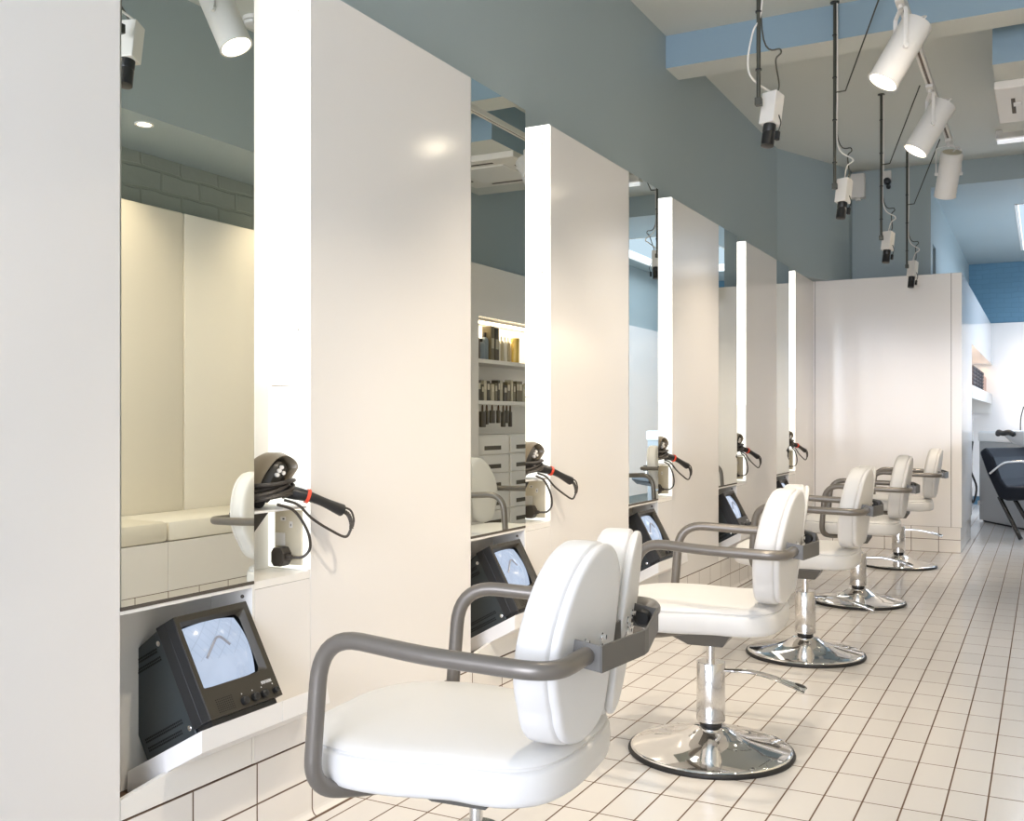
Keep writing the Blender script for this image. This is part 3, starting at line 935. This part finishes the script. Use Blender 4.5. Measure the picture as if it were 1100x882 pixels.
# ================================================================ CEILING EQUIPMENT
# lighting track
TX, TZ = 1.145, 2.735
t = thing('lighting_track', 'white lighting track running above the aisle', 'lighting track', (TX, 0, TZ))
w = MB()
for a, b_ in ((-0.018, -0.006), (0.006, 0.018)): w.box(a, 1.6, 0, b_, 6.9, 0.030)
w.box(-0.006, 1.6, 0.010, 0.006, 6.9, 0.030)
w.build('rail', 'spot_white', t, bevel=0.001)
w = MB().box(-0.0055, 1.6, 0.004, 0.0055, 6.9, 0.0098); w.build('conductor', 'bottle_brown', t)
for y in (1.7, 3.2):
    MB().tube([(0, y, 0.030), (0, y, CZ - TZ)], 0.004, 8).build('suspension_rod', 'spot_white', t)


def make_spot():
    """origin at the pivot; can points down local -Z, rotated by the parent's yoke (baked)"""
    t = thing('track_spotlight', '', 'spotlight', (0, 0, 0), 0, 'white can spotlights on the ceiling track')
    return t


def spot(k, y, aim, label, on=True, drop=0.208):
    t = thing('track_spotlight', label, 'spotlight', (TX, y, TZ), 0, 'white can spotlights on the ceiling track')
    piv = Vector((0, 0, -drop))
    D = Vector(aim).normalized()
    q = D.to_track_quat('-Z', 'Y').to_matrix().to_4x4()
    M = Matrix.Translation(piv) @ q
    R_, L_ = 0.0635, 0.135
    MB().lathe([(0.0005, L_), (R_ * .96, L_), (R_, L_ - .006), (R_, -L_), (R_ + .002, -L_ - .001), (R_ + .002, -L_ - .006), (R_ - .006, -L_ - .006), (R_ - .006, -L_ + .03), (0.001, -L_ + .03)], seg=36, M=M, cap=False).build('can', 'spot_white', t, smooth=True)
    b = MB().lathe([(0.0005, -L_ + .022), (R_ - .018, -L_ + .028), (R_ - .012, -L_ + .020), (0.0005, -L_ + .014)], seg=28, M=M, cap=False).build('bulb', 'bulb_glow' if on else 'spot_white', t, smooth=True)
    MB().lathe([(0.0005, L_ + .002), (R_ - .010, L_ + .002), (R_ - .010, L_ + .0005), (0.0005, L_ + .0005)], seg=28, M=M, cap=False).build('rear_cap', 'cream_plastic', t)
    # yoke: stem and two arms across the can's axis
    side = (M.to_3x3() @ Vector((1, 0, 0)))
    side = Vector((side.x, side.y, 0)).normalized() if abs(side.z) < .95 else Vector((0, 1, 0))
    yk = MB()
    top = Vector((0, 0, -0.032))
    for sg in (-1, 1):
        a = top; b1 = top + side * sg * (R_ + .010) + Vector((0, 0, -.018)); c = piv + side * sg * (R_ + .010)
        yk.tube(fillet([a, b1, c], 0.012, 4), 0.009, 10, flat=.35)
        yk.tube([piv + side * sg * (R_ - .004), piv + side * sg * (R_ + .017)], [.011, .010], 14)
    yk.tube([(0, 0, -0.036), (0, 0, -0.002)], 0.011, 14)
    yk.box(-.017, -.05, -.016, .017, .05, -.0005)
    yk.build('yoke', 'spot_white', t, smooth=True)
    back = M @ Vector((0, 0, L_))
    cb = MB().tube(smooth_path([(0, .03, -.014), (side * .03 + Vector((0.02, .06, -.05))), back + Vector((.03, .02, .03)), back + Vector((0.002, 0, 0))], 6), .0035, 8)
    cb.build('cable', 'spot_white', t, smooth=True)
    if on:
        l = bpy.data.lights.new('spot_lamp', 'SPOT'); l.energy = SPOT_W; l.color = (1.0, 0.86, 0.69)
        l.spot_size = math.radians(76); l.spot_blend = 0.9; l.shadow_soft_size = 0.045
        o = bpy.data.objects.new('spot_lamp', l); COL.objects.link(o); o.parent = t
        o.matrix_local = Matrix.Translation(piv + D * (L_ + .012)) @ q
    return t


spot(0, 2.93, (-0.45, 0.10, -1.0), 'bright white can spotlight seen only in the nearest mirror', drop=0.15)
spot(1, 4.40, (-0.53, -0.22, -1.0), 'largest white can spotlight, nearest on the ceiling track')
spot(2, 5.60, (-0.57, -0.18, -1.0), 'middle white can spotlight of the three in a row, lit')
spot(3, 6.72, (-0.22, 0.58, -1.0), 'lowest, farthest white can spotlight of the row, pointing away')
spot(4, 1.75, (-0.30, 0.25, -1.0), 'white can spotlight nearest the shopfront, above the frame')

spot(5, 3.25, (0.75, 2.1, -1.15), 'added white can spotlight above the frame, brightening the product niche', drop=0.15)  # unseen spot added to brighten the wall opposite the mirrors
spot(6, 2.35, (0.85, 0.9, -1.2), 'added white can spotlight above the frame, brightening the padded bench')  # another unseen spot, added to lift the bench

# security cameras on rods
CX_ = 0.77


def make_cctv(sg=1):
    t = thing('hanging_camera', '', 'camera', (0, 0, 0), 0, 'small video cameras hanging on rods over the chairs')
    # origin: lens tip; rod rises to the ceiling
    D = Vector((-0.07, -0.20, -1.0)).normalized()
    q = D.to_track_quat('-Z', 'Y').to_matrix().to_4x4()
    M = q
    MB().box(-.030, -.028, .083, .030, .028, .205, M=M).build('housing', 'white_plastic', t, bevel=.003)
    MB().lathe([(.018, .0), (.0235, .002), (.0235, .050), (.0215, .054), (.0235, .058), (.0235, .084)], seg=24, M=M).build('lens', 'black_plastic', t, smooth=True)
    MB().box(-.044, -.010, .018, -.030, .006, .052, M=M).build('focus_motor', 'black_plastic', t, bevel=.002)
    lw = MB()
    p0 = M @ Vector((-.036, -.002, .04)); p1 = M @ Vector((-.046, 0, .08)); p2 = M @ Vector((-.034, .0, .115))
    lw.tube(smooth_path([p0, p1, p2], 5), .0022, 8); lw.build('lens_lead', 'black_plastic', t)
    top = M @ Vector((0, 0, .205))
    rx, ry = -0.022, -0.038
    jz = 0.150
    MB().box(rx - .012, ry - .012, jz - .008, rx + .012, ry + .014, jz + .020).build('clamp', 'rod', t, bevel=.002)
    h = CZ - 2.02
    MB().tube([(rx, ry, jz - .004), (rx, ry, h)], .0078, 12).build('drop_rod', 'rod', t, smooth=True)
    MB().lathe([(.022, 0), (.022, .004), (.008, .006)], (rx, ry, h - .007), seg=20, M=None).build('ceiling_plate', 'rod', t)
    br = MB(); br.tube([(rx + .004, ry, 0.62), (rx + .05, ry + .01, 0.625), (rx + .235, ry - .06, h)], .0042, 8); br.build('brace', 'rod', t)
    ti = MB()
    z = jz + .12
    while z < h - .05:
        ti.lathe([(.0115, 0), (.0115, .006)], (rx, ry, z), seg=10); z += .21
    ti.build('cable_ties', 'black_plastic', t)
    if sg > 0:
        c1 = smooth_path([top, top + Vector((.00, 0, .02)), Vector((rx + .06, ry, jz + .10)), Vector((rx + .085, ry, jz + .13)), Vector((rx + .014, ry + .004, jz + .21)), Vector((rx + .013, ry + .002, jz + .5)), Vector((rx + .012, ry, h - .01))], 8)
    else:
        c1 = smooth_path([top, top + Vector((-.01, 0, .008)), Vector((rx - .02, ry - .015, jz + .09)), Vector((rx - .035, ry - .015, jz + .16)), Vector((rx - .018, ry - .01, jz + .26)), Vector((rx + .013, ry + .002, jz + .38)), Vector((rx + .014, ry, h - .01))], 8)
    MB().tube(c1, .0035, 8).build('white_cable', 'white_plastic', t, smooth=True)
    c2 = smooth_path([top + Vector((.008, 0, -.002)), top + Vector((.02, 0, .03)), Vector((rx + .06, ry + .01, jz + .15)), Vector((rx + .078, ry + .01, jz + .185)), Vector((rx + .010, ry + .010, jz + .27)), Vector((rx + .005, ry + .010, h - .01))], 8)
    MB().tube(c2, .0032, 8).build('dark_cable', 'rod', t, smooth=True)
    return t


cc_y = [2.13, 3.70, 5.20, 6.80, 8.15]
cc_lab = ['small video camera on a rod, seen only in the nearest mirror\'s left edge',
          'nearest small white video camera with black lens, leftmost of those hanging on rods',
          'second hanging video camera from the left, its white cable kinked outward',
          'third hanging video camera from the left, below the middle spotlight',
          'farthest and lowest hanging video camera, overlapping the top of the partition']
for i_, (y, lb) in enumerate(zip(cc_y, cc_lab)):
    o = make_cctv(-1 if i_ == 1 else 1)
    o.location = (CX_, y, 2.02); o['label'] = lb

# air conditioning cassette
t = thing('air_conditioner', 'white square ceiling air conditioning unit at upper right', 'air conditioner', (1.43, 5.88, 2.755))
MB().box(0, 0, 0, 0.68, 0.69, 0.045).build('panel', 'white_plastic', t, bevel=.008)
for q in ((0.075, 0.20, 0.095, 0.49), (0.585, 0.20, 0.605, 0.49), (0.20, 0.075, 0.49, 0.095), (0.20, 0.595, 0.49, 0.615)):
    MB().box(q[0], q[1], -0.003, q[2], q[3], 0.004).build('air_slot', 'gap_dark', t)
MB().box(0.15, 0.15, -0.007, 0.53, 0.54, 0.0).build('intake_grille', 'spot_white', t, bevel=.003)
MB().box(0.085, 0.27, -0.009, 0.125, 0.33, -.0005).build('control_box', 'spot_white', t, bevel=.002)
# fluorescent fitting
t = thing('fluorescent_fitting', 'short white fluorescent batten on the ceiling at right edge', 'light fitting', (1.355, 8.05, CZ))
MB().box(0, -0.05, -0.060, 1.2, 0.05, 0).build('housing', 'spot_white', t, bevel=.004)
MB().tube([(0.01, 0.0, -0.075), (1.19, 0.0, -0.075)], 0.015, 14).build('tube', 'tube_glow', t, smooth=True)
# smoke detector
t = thing('smoke_detector', 'round white smoke detector reflected at top of the nearest mirror', 'smoke detector', (1.93, 3.98, CZ - 0.042))
MB().lathe([(0.040, 0), (0.055, .004), (0.060, .014), (0.060, .018)], seg=32).build('sensor_cover', 'spot_white', t, smooth=True)
MB().lathe([(0.052, .018), (0.052, .022)], seg=32).build('sensor_gap', 'gap_dark', t)
MB().lathe([(0.064, .022), (0.064, .042)], seg=32).build('mounting_ring', 'spot_white', t, smooth=True)
# downlights in the bulkhead over the bench
for i, y in enumerate((2.3, 3.48, 4.66)):
    t = thing('downlight', ['round recessed downlight over the bench, nearer the shopfront', 'round recessed downlight glowing in the bulkhead, seen in the nearest mirror', 'round recessed downlight over the far end of the bench'][i], 'downlight', (2.18, y, 2.443), 0, 'downlights over the bench')
    MB().lathe([(0.034, 0.002), (0.045, 0.0), (0.045, 0.007), (0.034, 0.007)], seg=28, cap=False).build('trim_ring', 'spot_white', t, smooth=True)
    MB().lathe([(0.0005, 0.0035), (0.034, 0.0035), (0.034, 0.0065), (0.0005, 0.0065)], seg=28, cap=False).build('lens', 'downlight_glow', t)
    l = bpy.data.lights.new('downlight_lamp', 'SPOT'); l.energy = CEIL_W; l.color = (1.0, .82, .58); l.spot_size = math.radians(120); l.spot_blend = .7; l.shadow_soft_size = .035
    o = bpy.data.objects.new('downlight_lamp', l); COL.objects.link(o); o.parent = t; o.location = (0, 0, -0.01)
# far wall fittings
t = thing('junction_box', 'grey box on the far blue wall beside a hanging camera', 'wall box', (0.275, 8.79, 2.86))
MB().box(-0.075, -0.07, 0.0, 0.075, 0.01, 0.20).build('box', 'white_plastic', t, bevel=.004)
MB().lathe([(.022, -.02), (.025, 0)], (0.02, -.03, 0), seg=18).build('gland', 'white_plastic', t)
t = thing('wall_sensor', 'small round security sensor on the far blue wall', 'sensor', (0.52, 8.80, 2.98))
MB().box(-.03, -.02, 0.0, .03, 0, .09).build('mount', 'white_plastic', t, bevel=.004)
MB().lathe([(.010, .05), (.022, .045), (.030, .02), (.030, 0)], (0, -.02, .0), seg=18, M=Matrix.Rotation(PI / 2, 4, 'X')).build('head', 'black_plastic', t, smooth=True)
MB().lathe([(.010, .04), (.018, .02), (.018, 0)], (0.01, -.02, -.045), seg=14, M=Matrix.Rotation(PI / 2, 4, 'X')).build('lower_head', 'black_plastic', t, smooth=True)
# ================================================================ OPPOSITE SIDE (seen in the mirrors)
BX0, BX1 = 2.04, 2.45
cuts = [-0.1, 1.1, 2.3, 3.5, 4.7, 5.28]
struct(boxs('baseboard_bench', 'wall_tiles_bench', BX0, -0.1, 0.0, 2.60, 5.28, 0.2))
for i, (a, b_) in enumerate(zip(cuts, cuts[1:])):
    tag(boxs('waiting_bench', 'gloss_white', BX0, a, 0.2005, BX1, b_ - .002, 0.435, bevel=.001),
        ['white bench front box beside the shopfront', 'white bench front box left of the mirrored ones', 'white bench front box at the left of the nearest mirror\'s reflection',
         'long white bench front box at the right of the nearest mirror\'s reflection', 'short white bench front box at the far end'][i], 'bench', 'boxes of the waiting bench')
    tag(MB().box(BX0 - .006, a + .002, 0.4355, BX1, b_ - .002, 0.535, bev=.022).build('bench_cushion', 'cream_leather', smooth=True),
        ['cream bench cushion beside the shopfront', 'cream bench cushion left of the mirrored ones', 'cream bench cushion at the left of the nearest mirror\'s reflection',
         'cream bench cushion at the right of the nearest mirror\'s reflection', 'short cream bench cushion at the far end'][i], 'cushion', 'seat cushions of the waiting bench')
cuts = [0.4, 1.6, 2.8, 4.0, 5.2]
for i, (a, b_) in enumerate(zip(cuts, cuts[1:])):
    tag(MB().box(BX1 + .001, a + .002, 0.30, 2.598, b_ - .002, 2.14, bev=.012).build('padded_panel', 'cream_leather', smooth=True),
        ['tall padded cream back panel nearest the shopfront', 'tall padded cream back panel, second from the shopfront',
         'tall padded cream back panel at left of the nearest mirror\'s reflection', 'tall padded cream back panel at right of the nearest mirror\'s reflection'][i], 'padded panel', 'padded back panels behind the bench')
# white cladding with a shelving niche beyond the bench
w = MB()
NA, NB, NZ0, NZ1 = 6.49, 8.6, 0.0, 1.79
w.box(BX0, 5.3, 0.0, 2.299, NA, PT + .03).box(BX0, NB, 0.0, 2.299, 9.3, PT + .03).box(BX0, NA, NZ1, 2.299, NB, PT + .03)
struct(w.build('wall_right_cladding', 'gloss_white'))
struct(boxs('trim_8', 'matt_white', 2.285, NA, 0.0, 2.299, NB, NZ1))
for z, lb in ((1.476, 'upper shelf of the product niche, reflected in the second mirror'), (1.165, 'lower shelf of the product niche, reflected in the second mirror')):
    tag(boxs('niche_shelf', 'matt_white', BX0 + .01, NA + .001, z - .03, 2.284, NB - .001, z, bevel=.002), lb, 'shelf', 'shelves of the product niche')
l = bpy.data.lights.new('niche_lamp', 'AREA'); l.shape = 'RECTANGLE'; l.size = .12; l.size_y = 1.8; l.energy = 3.5; l.color = (1, .83, .6)
t = thing('niche_downlight', 'slim warm lamp under the top of the product niche', 'lamp', (2.19, 7.54, NZ1 - .012))
MB().box(-.06, -.9, 0, .06, .9, .011).build('lamp_housing', 'spot_white', t)
o = bpy.data.objects.new('niche_lamp', l); COL.objects.link(o); o.parent = t; o.location = (0, 0, -.004)
# drawers
y = NA + .012
i = 0
dl = ['white drawer unit at the left of the reflected niche', 'second white drawer unit of the reflected niche', 'third white drawer unit of the reflected niche, mostly hidden', 'last white drawer unit of the reflected niche, hidden by the mirror edge']
while y + .5 < NB:
    t = thing('drawer_unit', dl[i], 'drawer unit', (BX0 + .02, y, 0), 0, 'drawer units in the product niche')
    MB().box(0.01, 0, 0.02, .24, .50, 0.905).build('cabinet_body', 'matt_white', t, bevel=.002)
    for k in range(6):
        z = .05 + k * .142
        d = MB().box(-.006, .012, z, .0095, .488, z + .134).build('drawer', 'spot_white', t, bevel=.002)
        MB().box(-.008, .10, z + .030, -.0062, .36, z + .062).build('handle_slot', 'book_dark', d)
    y += .515; i += 1
# upper shelf: brushes, bottles and boxes
def bottle(name, x, y, z, r, h, m, label, cat='bottle', group='products on the upper shelf', cap='black_plastic'):
    t = thing(name, label, cat, (x, y, z), 0, group)
    MB().lathe([(r * .9, 0), (r, .004), (r, h * .72), (r * .8, h * .80), (r * .38, h * .84)], seg=18).build('body', m, t, smooth=True)
    MB().lathe([(r * .42, h * .84), (r * .42, h), (r * .3, h)], seg=14).build('cap', cap, t, smooth=True)
    return t
sx = 2.12
bottle('product_bottle', sx, 6.545, 1.476, .030, .15, 'bottle_brown', 'round brown bottle, leftmost on the upper shelf')
bottle('product_bottle', sx, 6.60, 1.476, .026, .20, 'bottle_brown', 'taller dark brown bottle second from left on the upper shelf')
bottle('product_bottle', sx, 6.665, 1.476, .033, .16, 'bottle_blue', 'pale blue bottle on the upper shelf')
bottle('product_bottle', sx, 6.725, 1.476, .027, .21, 'bottle_blue', 'slim pale blue bottle behind the pale blue one')
for i, (yy_, hh, ww, mm, nm) in enumerate([(6.78, .262, .055, 'book_olive', 'tall olive box beside the blue bottles'), (6.85, .255, .060, 'book_dark', 'tall dark box right of the olive one')]):
    t = thing('product_box', nm + ' on the upper shelf', 'box', (sx, yy_, 1.476), 0, 'boxes on the upper shelf')
    MB().box(-.04, -ww / 2, 0, .04, ww / 2, hh).build('carton', mm, t, bevel=.002)
    MB().box(-.0412, -ww / 2 + .008, hh * .35, -.0402, ww / 2 - .008, hh * .65).build('front_label', 'book_pale', t)
for i, yy_ in enumerate((6.93, 6.985, 7.04, 7.095, 7.15, 7.205)):
    bottle('pale_bottle', sx, yy_, 1.476, .022, .20, 'book_pale' if i % 2 else 'matt_white', 'slim %s bottle, number %s in the pale row on the upper shelf' % ('beige' if i % 2 else 'white', ['one', 'two', 'three', 'four', 'five', 'six'][i]), cap='white_plastic', group='pale bottles on the upper shelf')
t = thing('gold_tin', 'small gold tin standing at the right of the upper shelf', 'tin', (2.066, 7.125, 1.476))
MB().lathe([(.03, 0), (.032, .01), (.032, .15), (.03, .16)], seg=20).build('tin_body', 'bottle_gold', t, smooth=True)
MB().lathe([(.034, .16), (.034, .19), (.032, .193)], seg=20).build('tin_lid', 'bottle_gold', t, smooth=True)
# lower shelf: a row of dark bottles, hanging tools below
random.seed(12)
yy_ = 6.54; i = 0
nums = ['first', 'second', 'third', 'fourth', 'fifth', 'sixth', 'seventh', 'eighth', 'ninth', 'tenth', 'eleventh', 'twelfth', 'thirteenth', 'fourteenth', 'fifteenth', 'sixteenth', 'seventeenth', 'eighteenth', 'nineteenth', 'twentieth', 'twenty-first', 'twenty-second']
while yy_ < 7.40:
    wd = random.uniform(.035, .058); hh = random.uniform(.12, .17); mm = random.choice(['book_dark', 'book_olive', 'book_dark', 'book_pale'])
    t = thing('colour_tube_box', 'upright narrow %s carton, %s from the left on the lower shelf' % ({'book_dark': 'dark brown', 'book_olive': 'olive', 'book_pale': 'beige'}[mm], nums[i]), 'carton', (2.09, yy_, 1.165), 0, 'cartons in a row on the lower shelf')
    MB().box(-.03, -wd / 2 + .002, 0, .03, wd / 2 - .002, hh).build('carton', mm, t, bevel=.002)
    MB().box(-.0312, -wd / 2 + .008, hh * .55, -.0302, wd / 2 - .008, hh * .85).build('front_label', 'cream_plastic', t)
    yy_ += wd + (0.02 if i % 4 == 3 else .002); i += 1
random.seed(5)
for i, (yy_, ln, wd) in enumerate([(6.60, .17, .07), (6.665, .15, .03), (6.75, .14, .06), (6.85, .14, .035), (6.93, .17, .045), (6.985, .14, .05), (7.045, .17, .03)]):
    t = thing('hanging_brush', 'dark hairbrush hanging %s from the left under the lower shelf' % nums[i], 'hairbrush', (2.07, yy_, 1.134), 0, 'tools hanging under the lower shelf')
    MB().tube([(0, 0, 0), (0, 0, -.012), (0, 0, -ln * .5)], [.004, .008, .010], 10).build('handle', 'bottle_brown', t, smooth=True)
    MB().box(-.012, -wd / 2, -ln, .012, wd / 2, -ln * .3, bev=.005).build('bristle_head', 'book_dark', t, smooth=True)

# ================================================================ REAR WASH AREA
# alcove shelf unit with towels
t = thing('towel_shelf', 'white towel shelf set in the rear side wall', 'shelf', (0.87, 9.62, 1.30))
MB().box(0.0, 0.0, 0, 0.235, 3.72, 0.025).build('shelf_board', 'matt_white', t)
MB().box(0.0, 3.68, -0.20, 0.235, 3.72, -.001).build('bracket', 'matt_white', t)
o = MB().box(0.228, 0.0, -0.09, 0.236, 3.68, -.001).build('front_rail', 'matt_white', t)
l = bpy.data.lights.new('alcove_lamp', 'AREA'); l.shape = 'RECTANGLE'; l.size = .1; l.size_y = 3.0; l.energy = 8; l.color = (1, .72, .45)
o = bpy.data.objects.new('alcove_lamp', l); COL.objects.link(o); o.location = (0.98, 11.4, 1.675); o['label'] = 'warm alcove lamp'; o['category'] = 'lamp'
gi = 0
for s_, yy_ in enumerate((10.7, 11.15, 11.6, 12.05)):
    for k in range(6):
        t = thing('folded_towel', 'dark folded towel, %s from the bottom of the %s stack in the rear alcove' % (nums[k], nums[s_]), 'towel', (0.985, yy_, 1.326 + k * .036), 0, 'stacks of folded towels in the rear alcove')
        MB().box(-.085, -.19, 0, .085, .19, .035, bev=.012).build('towel', 'towel_dark', t, smooth=True)
        MB().tube([(.084, -.18, .0175), (.084, .18, .0175)], .004, 6).build('folded_edge', 'cord', t)
for k, yy_ in enumerate((12.45, 12.60, 12.75, 12.90)):
    bottle('shampoo_bottle', 1.02, yy_, 1.325, .045, .24, 'skin_bottle', 'pinkish shampoo bottle, %s beside the towel stacks' % nums[k], group='bottles beside the towels')

# wash station
def wash_unit(loc, rz, label, clabel):
    t = thing('backwash_unit', label, 'wash basin', loc, rz, 'hair washing units in the rear')
    # cabinet: tall box, basin sits over its front edge; front faces local -Y
    MB().box(-0.62, 0.0, 0.02, 0.70, 0.42, 0.80).build('cabinet', 'wash_cabinet', t, bevel=.004)
    MB().box(-0.60, 0.03, 0.0, 0.68, 0.40, 0.02).build('plinth', 'black_rubber', t)
    MB().box(-0.63, -0.015, 0.80, 0.71, 0.44, 0.905).build('worktop', 'ceramic', t, bevel=.02)
    # bowl
    mb = MB(); BXC = 0.42
    def ell(a, b, z, dy): return [Vector((BXC + a * math.cos(q), dy + b * math.sin(q), z + .05)) for q in [2 * PI * k / 32 for k in range(32)]]
    mb.loft([ell(.10, .10, .70, .05), ell(.20, .21, .76, .02), ell(.245, .27, .84, 0), ell(.25, .28, .868, 0), ell(.235, .262, .872, 0), ell(.20, .22, .82, 0), ell(.10, .10, .765, .04)])
    mb.build('basin', 'ceramic', t, smooth=True)
    MB().tube(smooth_path([(BXC - .15, -.262, .885), (BXC - .09, -.285, .908), (BXC, -.292, .898), (BXC + .09, -.285, .908), (BXC + .15, -.262, .885)], 5), [.012] + [.024] * 19 + [.012], 12).build('neck_rest', 'black_rubber', t, smooth=True)
    MB().tube(smooth_path([(BXC, .20, .86), (BXC, .20, .93), (BXC, .15, .96), (BXC, .08, .93)], 6), .012, 12).build('tap', 'chrome', t, smooth=True)
    MB().tube(smooth_path([(-.3, .25, .835), (-.3, .25, 1.02), (-.3, .28, 1.15)], 4), .006, 8).build('hose', 'rod', t, smooth=True)
    MB().box(-.63, -.012, .16, -.58, -.0005, .21).build('hinge', 'chrome_soft', t)
    # chair
    c = thing('wash_chair', clabel, 'wash chair', (1.13, 9.98, 0), math.radians(50), 'black chairs at the wash basins')
    mb = MB()
    # back shell, side profile extruded across x
    prof = [(-0.26, .74), (-0.20, .765), (-0.255, .62), (-0.33, .44), (-0.40, .42), (-0.78, .46), (-0.80, .43), (-0.76, .36), (-0.40, .335), (-0.28, .36), (-0.22, .45)]
    prof = [(-0.30, .76), (-0.245, .755), (-0.28, .60), (-0.36, .44), (-0.82, .47), (-0.85, .43), (-0.80, .37), (-0.42, .335), (-0.33, .34), (-0.21, .58), (-0.17, .76), (-0.23, .785)]
    prof = [(-0.36, .70), (-0.44, .52), (-0.50, .455), (-0.92, .475), (-0.94, .42), (-0.88, .37), (-0.50, .335), (-0.42, .355), (-0.30, .56), (-0.22, .74), (-0.28, .785)]
    r0 = [Vector((-.22, a, b)) for a, b in prof]; r1 = [Vector((.32, a, b)) for a, b in prof]
    mb.loft([r0, r1]); mb.build('seat_shell', 'black_leather', c, bevel=.02)
    for x in (-.24, .34):
        MB().tube(fillet([(x, -.36, .56), (x, -.50, .66), (x, -.74, .68), (x, -.76, .46)], .06, 6), .011, 10).build('armrest', 'chrome', c, smooth=True)
    for x in (-.18, .28):
        MB().tube([(x, -.40, .36), (x, -.62, .02)], .018, 10).build('leg', 'black_gloss', c, smooth=True)
        MB().tube([(x, -.56, .345), (x, -.80, .02)], .018, 10).build('leg', 'black_gloss', c, smooth=True)
    return t


ang = math.atan2(10.418 - 11.163, 1.496 - 1.083)      # direction of the cabinet's front face
wu = wash_unit((1.083 + 0.62 * math.cos(ang) + .0, 11.163 + 0.62 * math.sin(ang), 0), ang, 'grey cabinet with white hair washing basin at far right', 'black leather wash chair with chrome arms at far right')
# cluster of hoses behind the unit
tag(MB().tube(smooth_path([(1.02, 11.2, .80), (1.00, 11.1, .55), (1.06, 11.1, .35), (1.02, 11.25, .18), (0.98, 11.3, .3)], 6), .010, 8).build('water_hose', 'black_rubber', smooth=True), 'black water hose hanging behind the wash cabinet', 'hose')
